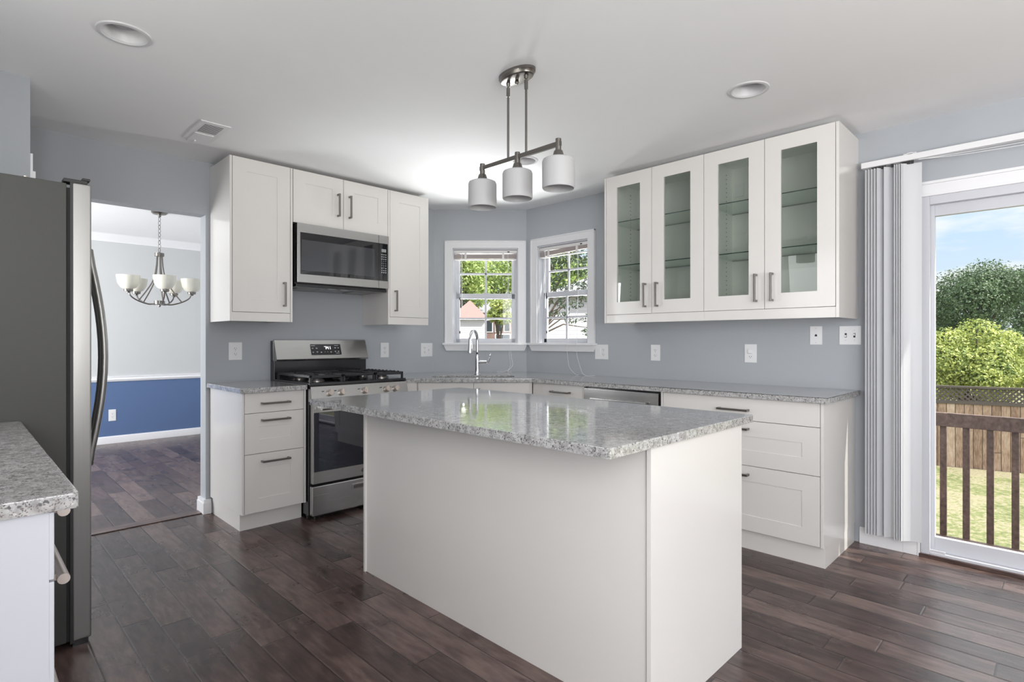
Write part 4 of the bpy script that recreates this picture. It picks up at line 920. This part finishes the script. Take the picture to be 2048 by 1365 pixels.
ch = Thing(A, 'chandelier', 'five-light nickel chandelier with cream bowl shades in the dining room', 'chandelier', (-2.425, 1.937, H))
cx, cy = -2.425, 1.937
ch.part('canopy', MB().lathe([(0.068, H), (0.068, H - 0.012), (0.055, H - 0.024), (0.015, H - 0.028), (0.012, H - 0.05), (0, H - 0.05)], (cx, cy, 0)), M['nickel'])
mb = MB()
for k in range(9):
    rt = Matrix.Rotation(PI/2 * (k % 2) + 0.6, 3, 'Z'); mb.torus((cx, cy, 2.365 - k*0.037), 0.012, 0.0025, rt, 16, 6, 1.7)
ch.part('chain', mb, M['nickel'])
ch.part('top_hub', MB().lathe([(0, 2.050), (0.008, 2.05), (0.012, 2.043), (0.040, 2.041), (0.040, 2.010), (0, 2.008)], (cx, cy, 0)), M['nickel'])
ch.part('bottom_hub', MB().lathe([(0.02, 1.586), (0.046, 1.582), (0.046, 1.548), (0.012, 1.542), (0.012, 1.528), (0, 1.522)], (cx, cy, 0)), M['nickel'])
for k in range(5):
    a = R_(-94) + R_(72)*k + R_(0)
    u = Vector((math.cos(a), math.sin(a), 0)); c0 = Vector((cx, cy, 0))
    P = lambda r, z: c0 + u*r + Vector((0, 0, z))
    ar = ch.part('arm', MB().tube(bez([P(0.02, 1.553), P(0.10, 1.548), P(0.19, 1.575), P(0.248, 1.612), P(0.27, 1.66)], 6), 0.0065, 8).tube(bez([P(0.022, 2.012), P(0.030, 1.90), P(0.055, 1.78), P(0.11, 1.68), P(0.185, 1.574)], 6), 0.006, 8), M['nickel'])
    ch.part('shade_cup', MB().lathe([(0.014, 1.640), (0.018, 1.652), (0.034, 1.654), (0.038, 1.668), (0.036, 1.676), (0, 1.676)], P(0.27, 0), 20), M['nickel'], ar)
    ch.part('shade', MB().lathe([(0.030, 1.674), (0.060, 1.690), (0.082, 1.725), (0.092, 1.775), (0.094, 1.802), (0.090, 1.802), (0.086, 1.775), (0.076, 1.728), (0.055, 1.695), (0.028, 1.680), (0, 1.679)], P(0.27, 0), 28), M['frost_cream'], ar, label='cream glass bowl shade')

def can(x, y, label):
    t = Thing(A, 'recessed_light', label, 'ceiling light', (x, y, H), group=None)
    t.part('trim_ring', MB().lathe([(0.076, H + 0.004), (0.076, H - 0.002), (0.080, H - 0.006), (0.093, H - 0.005), (0.096, H)], (x, y, 0), 48), M['can'])
    t.part('reflector', MB().lathe([(0.077, H - 0.001), (0.068, H + 0.028), (0.060, H + 0.048), (0.058, H + 0.085)], (x, y, 0), 48), M['can'])
    t.part('bulb', MB().lathe([(0.057, H + 0.080), (0.056, H + 0.050), (0.050, H + 0.040), (0.030, H + 0.033), (0, H + 0.031)], (x, y, 0), 32), M['frost'])
can(*CANS[0], 'unlit recessed ceiling light at upper left, above the refrigerator')
can(*CANS[1], 'unlit recessed ceiling light in front of the glass-door cabinets')
can(*CANS[2], 'unlit recessed ceiling light partly hidden by the pendant bar')

vn = Thing(A, 'ceiling_vent', 'white ceiling air register near the dining room opening', 'vent', (-2.765, -0.635, H))
vx0, vx1, vy0, vy1 = -2.846, -2.686, -0.815, -0.445
vn.part('frame', MB().box(vx0, vx1, vy0, vy1, H - 0.006, H + 0.0, 0.002).box(vx0 + 0.03, vx1 - 0.03, -0.60, vy1 + 0.02, H - 0.010, H - 0.005, 0.001), M['plate'])
vn.part('dark_opening', MB().box(vx0 + 0.034, vx1 - 0.030, -0.775, -0.625, H - 0.0072, H - 0.0055), M['slot'])
mb = MB()
for k in range(9):
    y = -0.770 + k*0.0172; mb.box(vx0 + 0.034, vx1 - 0.030, y, y + 0.006, H - 0.0078, H - 0.0068)
vn.part('louvers', mb, M['plate'])
vn.part('lever', MB().box(vx0 + 0.062, vx0 + 0.072, vy1 - 0.02, vy1 + 0.022, H - 0.016, H - 0.009, 0.001), M['plate'])

# ------------------------------------------------------------------ outlets and switches
def plate(fr, x0, x1, z0, z1, label, kinds, name='electrical_outlet', cat='outlet', gfci=False):
    t = Thing(fr, name, label, cat, ((x0 + x1)/2, 0, (z0 + z1)/2))
    t.part('cover_plate', MB().box(x0, x1, -0.006, 0, z0, z1, 0.002), M['plate'])
    n = len(kinds); zc = (z0 + z1)/2
    for i, k in enumerate(kinds):
        x = x0 + (x1 - x0)*(i + 0.5)/n if n == 1 else (x0 + x1)/2 + (i - (n - 1)/2)*0.046
        if k == 'duplex':
            for dz in (0.0195, -0.0195):
                r = t.part('receptacle', MB().lathe([(0.0165, 0), (0.0165, 0.002), (0, 0.002)], (0, 0, 0), 20, sy=0.82).xform(Matrix.Translation((x, -0.006, zc + dz)) @ Matrix.Rotation(PI/2, 4, 'X')), M['plate'])
                t.part('slots', MB().box(x - 0.0075, x - 0.0055, -0.0088, -0.0078, zc + dz - 0.002, zc + dz + 0.007).box(x + 0.0055, x + 0.0075, -0.0088, -0.0078, zc + dz - 0.001, zc + dz + 0.006).cyl((x, -0.0078, zc + dz - 0.008), (x, -0.0088, zc + dz - 0.008), 0.0025, n=10), M['slot'], r)
            t.part('screw', MB().cyl((x, -0.006, zc), (x, -0.0075, zc), 0.003, n=10), M['keys'])
        elif k == 'gfci':
            r = t.part('receptacle', MB().box(x - 0.0165, x + 0.0165, -0.0085, -0.005, zc - 0.034, zc + 0.034, 0.001), M['plate'])
            t.part('slots', MB().box(x - 0.0075, x - 0.0055, -0.0095, -0.0083, zc - 0.025, zc - 0.016).box(x + 0.0055, x + 0.0075, -0.0095, -0.0083, zc - 0.024, zc - 0.017).cyl((x, -0.0083, zc - 0.030), (x, -0.0095, zc - 0.030), 0.002, n=10), M['slot'], r)
            t.part('plug_in_light', MB().box(x - 0.015, x + 0.015, -0.022, -0.0085, zc - 0.002, zc + 0.030, 0.006), M['plate'])
        elif k == 'decor':
            t.part('receptacle', MB().box(x - 0.0165, x + 0.0165, -0.0085, -0.005, zc - 0.034, zc + 0.034, 0.001), M['plate'])
        elif k == 'toggle':
            r = t.part('toggle_switch', MB().box(x - 0.0055, x + 0.0055, -0.0068, -0.005, zc - 0.013, zc + 0.013), M['slot'])
            t.part('lever', MB().box(x - 0.004, x + 0.004, -0.016, -0.006, zc - (0.010 if i == 0 else 0.002), zc + (0.002 if i == 0 else 0.010), 0.001), M['plate'], r)
            for dz in (0.03, -0.03): t.part('screw', MB().cyl((x, -0.006, zc + dz), (x, -0.0075, zc + dz), 0.003, n=10), M['keys'])
        elif k == 'dimmer':
            t.part('dial', MB().cyl((x, -0.006, zc + 0.0), (x, -0.02, zc + 0.0), 0.009, 0.008, n=20), M['plate'])
            for dz in (0.03, -0.03): t.part('screw', MB().cyl((x, -0.006, zc + dz), (x, -0.0075, zc + dz), 0.003, n=10), M['keys'])
        elif k == 'phone':
            t.part('jack', MB().box(x - 0.0065, x + 0.0065, -0.0072, -0.0058, zc - 0.006, zc + 0.004).box(x - 0.0035, x + 0.0035, -0.0072, -0.0058, zc + 0.004, zc + 0.008), M['slot'])
            for dz in (0.045, -0.045): t.part('screw', MB().cyl((x, -0.006, zc + dz), (x, -0.0075, zc + dz), 0.003, n=10), M['keys'])
    return t
plate(A, -2.437, -2.346, 1.063, 1.189, 'white duplex outlet on the wall above the short countertop left of range', ['duplex'])
plate(A, -1.197, -1.115, 1.054, 1.183, 'white duplex outlet just right of the range backguard', ['duplex'])
plate(A, -0.772, -0.640, 1.052, 1.178, 'white double plate with outlet and dial beside the sink corner', ['duplex', 'dimmer'])
plate(B, 1.418, 1.550, 1.045, 1.168, 'white double outlet plate at the right window sill', ['decor', 'duplex'])
plate(B, 1.950, 2.030, 1.047, 1.170, 'white duplex outlet below the glass cabinet nearer the window', ['duplex'])
plate(B, 2.675, 2.756, 1.053, 1.178, 'white outlet with a plug-in light below the glass cabinet nearer the sliding door', ['gfci'])
plate(B, 3.086, 3.156, 1.177, 1.293, 'white telephone jack plate left of the double light switch', ['phone'], 'phone_jack', 'wall plate')
plate(B, 3.251, 3.367, 1.178, 1.291, 'white double light switch plate beside the vertical blind', ['toggle', 'toggle'], 'light_switch', 'light switch')
DN = Frame((0, YD, 0), 0)
plate(DN, -2.548, -2.476, 0.262, 0.395, 'white outlet on the blue dining room wall', ['duplex'])

# ------------------------------------------------------------------ outdoors: deck, lawn, fence
ZG = -1.60
struct('deck_floor', MB().box(0.19, 1.221, -6.4, -2.6, -0.24, -0.20), M['deck'])
rl = Thing(B, 'deck_railing', 'dark brown wooden deck railing with square balusters outside the sliding door', 'railing', (4.2, 1.20, -0.2))
rl.part('top_rail', MB().box(2.6, 6.4, 1.182, 1.222, 0.588, 0.685, 0.004), M['dark_wood'])
for k in range(-6, 16):
    x = 3.601 + 0.1292*k; rl.part('baluster', MB().box(x - 0.019, x + 0.019, 1.222, 1.260, -0.36, 0.66, 0.002), M['dark_wood'])
for x in (2.62, 4.55, 6.3): rl.part('post', MB().box(x - 0.045, x + 0.045, 1.223, 1.30, ZG, 0.60, 0.003), M['dark_wood'])
# ground: flat near the house, rising far behind
def ground():
    mb = MB(); n = 40; vs = []
    for i in range(n + 1):
        row = []
        for j in range(n + 1):
            x = -20 + 130*i/n; y = -45 + 130*j/n
            d = x*0.707 + y*0.707; h = max(0, min(1, (d - 18)/42)); h = h*h*(3 - 2*h) * max(0, min(1, (y + 2)/12))
            row.append(mb.bm.verts.new((x, y, ZG + 2.95*h)))
        vs.append(row)
    for i in range(n):
        for j in range(n): mb.bm.faces.new((vs[i][j], vs[i+1][j], vs[i+1][j+1], vs[i][j+1]))
    return mb
struct('ground', ground(), M['grass'])
# fence through the view of the sliding door
fdir = math.atan2(0.70592*1 - 0, 1)   # replaced below
Fv = Vector((0.70829, 0.70592, 0)); Rv = Vector((0.70592, -0.70829, 0)); Cc = Vector((-3.8199, -4.2365, 0))
P0 = Cc + (Fv + Rv*0.757)*12.5
dv = (Rv*1.72 - Fv).normalized()
FN = Frame((P0.x, P0.y, 0), math.atan2(dv.y, dv.x))
fe = Thing(FN, 'wooden_fence', 'cedar board fence with lattice top across the lawn', 'fence', (1.0, 0, ZG))
fe.part('boards', MB().box(-5, 8, -0.01, 0.01, ZG, -0.16), M['fence'])
fe.part('lattice_frame', MB().box(-5, 8, -0.03, 0.03, -0.20, -0.13).box(-5, 8, -0.04, 0.04, 0.150, 0.195), M['fence_dark'])
mb = MB()
for k in range(130):
    x = -5 + k*0.1
    for s, yy in ((1, -0.006), (-1, 0.006)):
        q = MB().box(-0.22, 0.22, -0.005, 0.005, -0.016, 0.016); q.xform(Matrix.Translation((x, yy, 0.01)) @ Matrix.Rotation(s*PI/4, 4, 'Y'))
        tm = bpy.data.meshes.new('q'); q.bm.to_mesh(tm); q.bm.free(); mb.bm.from_mesh(tm); bpy.data.meshes.remove(tm)
fe.part('lattice', mb, M['fence_dark'])

# ------------------------------------------------------------------ trees
def foliage(blobs, n, size, rnd, thin=1.0):
    vs, fs = [], []
    vol = [b[3]*b[4]*b[5] for b in blobs]; tot = sum(v**0.67 for v in vol)
    for b, v in zip(blobs, vol):
        for _ in range(int(n * v**0.67 / tot)):
            while True:
                p = Vector((rnd.uniform(-1, 1), rnd.uniform(-1, 1), rnd.uniform(-1, 1)))
                if 0.05 < p.length <= 1: break
            rad = rnd.uniform(0.55, 1.0) ** 0.6 * (1 + 0.18*math.sin(p.x*9 + b[0]*3)*math.sin(p.z*8 + b[1]*2))
            p = p.normalized() * rad
            c = Vector((b[0] + p.x*b[3], b[1] + p.y*b[4], b[2] + p.z*b[5]))
            nrm = (p.normalized() + Vector((rnd.gauss(0, .6), rnd.gauss(0, .6), rnd.gauss(0.3, .6)))).normalized()
            u = nrm.orthogonal().normalized(); u.rotate(Matrix.Rotation(rnd.uniform(0, 2*PI), 3, nrm)); w = nrm.cross(u)
            s = size * rnd.uniform(0.6, 1.3); i = len(vs)
            vs += [c - u*s*0.5, c + w*s*0.28*thin + nrm*s*0.06, c + u*s*0.5, c - w*s*0.28*thin + nrm*s*0.06]
            fs.append((i, i+1, i+2, i+3))
    return vs, fs
def tree(name, label, cat, base, blobs, n, size, leaf, trunk_h, trunk_r, group=None, seed=1, limbs=True, thin=1.0):
    rnd = random.Random(seed)
    e = bpy.data.objects.new(name, None); COL.objects.link(e); e.location = base; tag(e, label, cat, group)
    vs, fs = foliage(blobs, n, size, rnd, thin)
    me = bpy.data.meshes.new('foliage'); me.from_pydata([tuple(v) for v in vs], [], fs); me.materials.append(leaf)
    o = bpy.data.objects.new('foliage', me); COL.objects.link(o); o.parent = e
    mb = MB().tube([(0, 0, -0.1), (0.02, 0, trunk_h*0.5), (0, 0.03, trunk_h)], [trunk_r, trunk_r*0.8, trunk_r*0.5], 9)
    tr = mb.build('trunk', M['bark'], e)
    mb = MB()
    for b in blobs: mb.tube([(0, 0, trunk_h*0.6), (b[0]*0.5, b[1]*0.5, (trunk_h*0.7 + b[2])*0.5), (b[0], b[1], b[2] + b[5]*0.4)], [trunk_r*0.5, trunk_r*0.3, trunk_r*0.1], 6)
    mb.build('branches', M['bark'], e)
    return e
def at(px, d): return Cc + (Fv + Rv*((px - CX)/F_PX))*d
def place(px, d, z): p = at(px, d); return (p.x, p.y, z)
def rb(n, R, zc, zr, br, seed):
    r = random.Random(seed); out = []
    for k in range(n):
        a = 2*PI*k/n + r.uniform(-.3, .3); q = R*r.uniform(0.35, 1.0)
        out.append((q*math.cos(a), q*math.sin(a), zc + r.uniform(-zr, zr), br*r.uniform(.75, 1.2), br*r.uniform(.75, 1.2), br*r.uniform(.7, 1.05)))
    return out
# big trees behind the fence
tree('broadleaf_tree', 'big dark green tree behind the fence, tallest in the door view', 'tree', place(1950, 34, ZG), rb(16, 2.3, 4.3, 2.2, 1.35, 3) + [(0.4, -0.5, 6.6, 1.3, 1.3, 1.15), (0.9, -0.9, 6.1, 1.3, 1.3, 1.1), (-0.3, 0.4, 5.9, 1.4, 1.4, 1.1)], 26000, 0.155, M['leaf_dark'], 4.0, 0.25, seed=11)
tree('broadleaf_tree', 'dark green tree behind the fence at the right edge of the door view', 'tree', place(2072, 43, ZG), rb(14, 2.6, 5.0, 2.7, 1.6, 5) + [(0, 0, 7.9, 1.2, 1.2, 1.0), (0.5, -0.5, 7.2, 1.4, 1.4, 1.2)], 20000, 0.18, M['leaf_dark'], 4.0, 0.25, seed=12)
tree('broadleaf_tree', 'lower dark tree half hidden by the left door frame behind the fence', 'tree', place(1850, 45, ZG), rb(12, 2.6, 4.0, 1.6, 1.5, 6), 15000, 0.18, M['leaf_dark'], 3.5, 0.22, seed=13)
tree('leafy_shrub', 'bright yellow-green shrub just behind the lattice fence', 'shrub', place(1945, 15.5, ZG), rb(18, 1.35, 2.05, 0.65, 0.55, 8) + [(0.1, -0.1, 2.95, 0.55, 0.55, 0.45), (-0.5, 0.5, 2.75, 0.5, 0.5, 0.4), (0.5, -0.6, 2.6, 0.55, 0.55, 0.45)], 24000, 0.09, M['leaf_bright'], 1.2, 0.10, seed=14)
tree('leafy_shrub', 'bright green shrub at the right edge behind the lattice fence', 'shrub', place(2062, 20.5, ZG), rb(12, 1.4, 2.0, 0.8, 0.7, 9), 12000, 0.10, M['leaf_bright'], 1.0, 0.10, seed=15)
# beyond window 1
GH = lambda px, d: max(ZG, ZG + 2.95*(lambda h: h*h*(3-2*h))(max(0, min(1, ((at(px, d).x + at(px, d).y)*0.707 - 18)/42))))
tree('broadleaf_tree', 'sunlit green tree seen in the upper left of the sink window', 'tree', place(915, 53, GH(915, 53)), rb(12, 2.4, 6.6, 2.6, 1.6, 21), 6000, 0.36, M['leaf_mid'], 4.5, 0.25, seed=21)
tree('broadleaf_tree', 'green tree seen behind the upper right of the sink window', 'tree', place(1000, 66, GH(1000, 66)), rb(12, 3.0, 7.6, 2.8, 1.8, 22), 6000, 0.36, M['leaf_mid'], 4.5, 0.25, seed=22)
tree('broadleaf_tree', 'dark tree far behind the red-roofed house', 'tree', place(955, 92, GH(955, 92)), rb(16, 6.0, 7.5, 4.0, 2.8, 23), 6000, 0.6, M['leaf_dark'], 4.5, 0.25, seed=23)
tree('broadleaf_tree', 'slim light green tree in front of the brick house outside the sink window', 'tree', place(998, 30, GH(998, 30)), rb(10, 0.50, 4.15, 0.50, 0.40, 24), 2600, 0.17, M['leaf_bright'], 3.4, 0.07, seed=24)
# beyond window 2
def RV(o, d, z): return (o*0.706 + d*0.708, -o*0.708 + d*0.706, z)
tree('conifer_tree', 'tree with drooping grey-green branches outside the right-hand window', 'tree', place(1072, 14, ZG),
     [(*RV(o, d, z), rx, rx, rz) for o, d, z, rx, rz in ((0.45, 0, 4.6, .42, .34), (0.9, .2, 4.75, .45, .34), (1.35, 0, 4.6, .4, .3), (0.6, .3, 5.1, .6, .4), (1.2, .3, 5.2, .6, .4), (0.5, 0, 4.2, .38, .18), (1.0, 0, 4.15, .35, .14), (1.4, 0, 4.2, .3, .14),
      (0.45, 0, 3.85, .34, .13), (0.85, 0, 3.7, .36, .11), (1.25, 0, 3.85, .24, .08), (0.55, 0, 3.45, .3, .09), (1.3, 0, 3.35, .2, .10), (1.38, 0, 3.05, .24, .14), (0.9, 0, 3.3, .22, .07))], 2600, 0.12, M['leaf_needle'], 4.8, 0.05, seed=25, thin=0.5)
tree('broadleaf_tree', 'green tree rising above the white neighbouring house', 'tree', place(1150, 34, GH(1150, 34)), rb(14, 3.2, 5.2, 2.3, 1.6, 26), 7000, 0.34, M['leaf_mid'], 4.5, 0.25, seed=26)

# houses
def house(fr, label, x0, x1, y0, y1, z0, z1, zr, wall, roof, wins, hip=True):
    t = Thing(fr, 'house', label, 'house', ((x0+x1)/2, (y0+y1)/2, z0))
    t.part('walls', MB().box(x0, x1, y0, y1, z0, z1), wall)
    mb = MB(); o = 0.3; bm = mb.bm; ins = (y1 - y0)/2 + o if hip else 0
    ym = (y0+y1)/2; a = [bm.verts.new(p) for p in ((x0-o, y0-o, z1), (x1+o, y0-o, z1), (x1+o, y1+o, z1), (x0-o, y1+o, z1))]
    r0 = bm.verts.new((min(x0 - o + ins, (x0+x1)/2 - 0.05), ym, zr)); r1 = bm.verts.new((max(x1 + o - ins, (x0+x1)/2 + 0.05), ym, zr))
    bm.faces.new(a[::-1]); bm.faces.new((a[0], a[1], r1, r0)); bm.faces.new((a[1], a[2], r1)); bm.faces.new((a[2], a[3], r0, r1)); bm.faces.new((a[3], a[0], r0))
    t.part('roof', mb, roof)
    for wx, wz, ww, wh in wins:
        f = t.part('window', MB().box(wx - ww/2 - 0.08, wx + ww/2 + 0.08, y0 - 0.05, y0 + 0.02, wz - wh/2 - 0.08, wz + wh/2 + 0.08), M['trim'])
        t.part('pane', MB().box(wx - ww/2, wx + ww/2, y0 - 0.07, y0 - 0.05, wz - wh/2, wz + wh/2), M['glassdark'], f)
    return t
def fr_at(px, d): p = at(px, d); return Frame((p.x, p.y, 0), -PI/4)
zh = GH(945, 45)
house(fr_at(945, 45), 'white-sided house with a red hip roof outside the sink window', -1.6, 0.95, 0, 3.2, zh, 2.98, 4.5, M['siding'], M['roof_red'], [])
zh = GH(990, 55)
house(fr_at(990, 55), 'brown brick house beyond the red-roofed house', -2.6, 2.2, 0, 5, zh - 0.3, 3.9, 5.4, M['siding_dark'], M['roof_grey'], [(-0.55, 2.6, 0.55, 1.1), (0.35, 2.6, 0.55, 1.1), (1.2, 2.6, 0.5, 1.0)])
house(fr_at(1150, 23), 'white lap-sided neighbouring house outside the right-hand window', -1.2, 3.5, 0, 6, ZG, 3.0, 4.2, M['siding'], M['roof_grey'], [(0.15, 1.2, 0.03, 2.6)] if False else [])
# small white car parked far away
zc_ = GH(1006, 50)
car = Thing(fr_at(1006, 50), 'car', 'small white car parked in front of the brick house', 'car', (0, 0, zc_))
mb = MB(); bm = mb.bm
car.part('body', MB().box(-0.85, 0.85, -2.0, 2.0, zc_ + 0.25, zc_ + 0.85, 0.12).box(-0.72, 0.72, -0.9, 1.4, zc_ + 0.82, zc_ + 1.38, 0.16), M['car'])
car.part('windscreen', MB().box(-0.6, 0.6, -0.94, -0.88, zc_ + 0.92, zc_ + 1.26, 0.02), M['glassdark'])
for x in (-0.75, 0.75):
    for y in (-1.25, 1.25): car.part('wheel', MB().cyl((x - 0.1, y, zc_ + 0.3), (x + 0.1, y, zc_ + 0.3), 0.3, n=18), M['slot'])
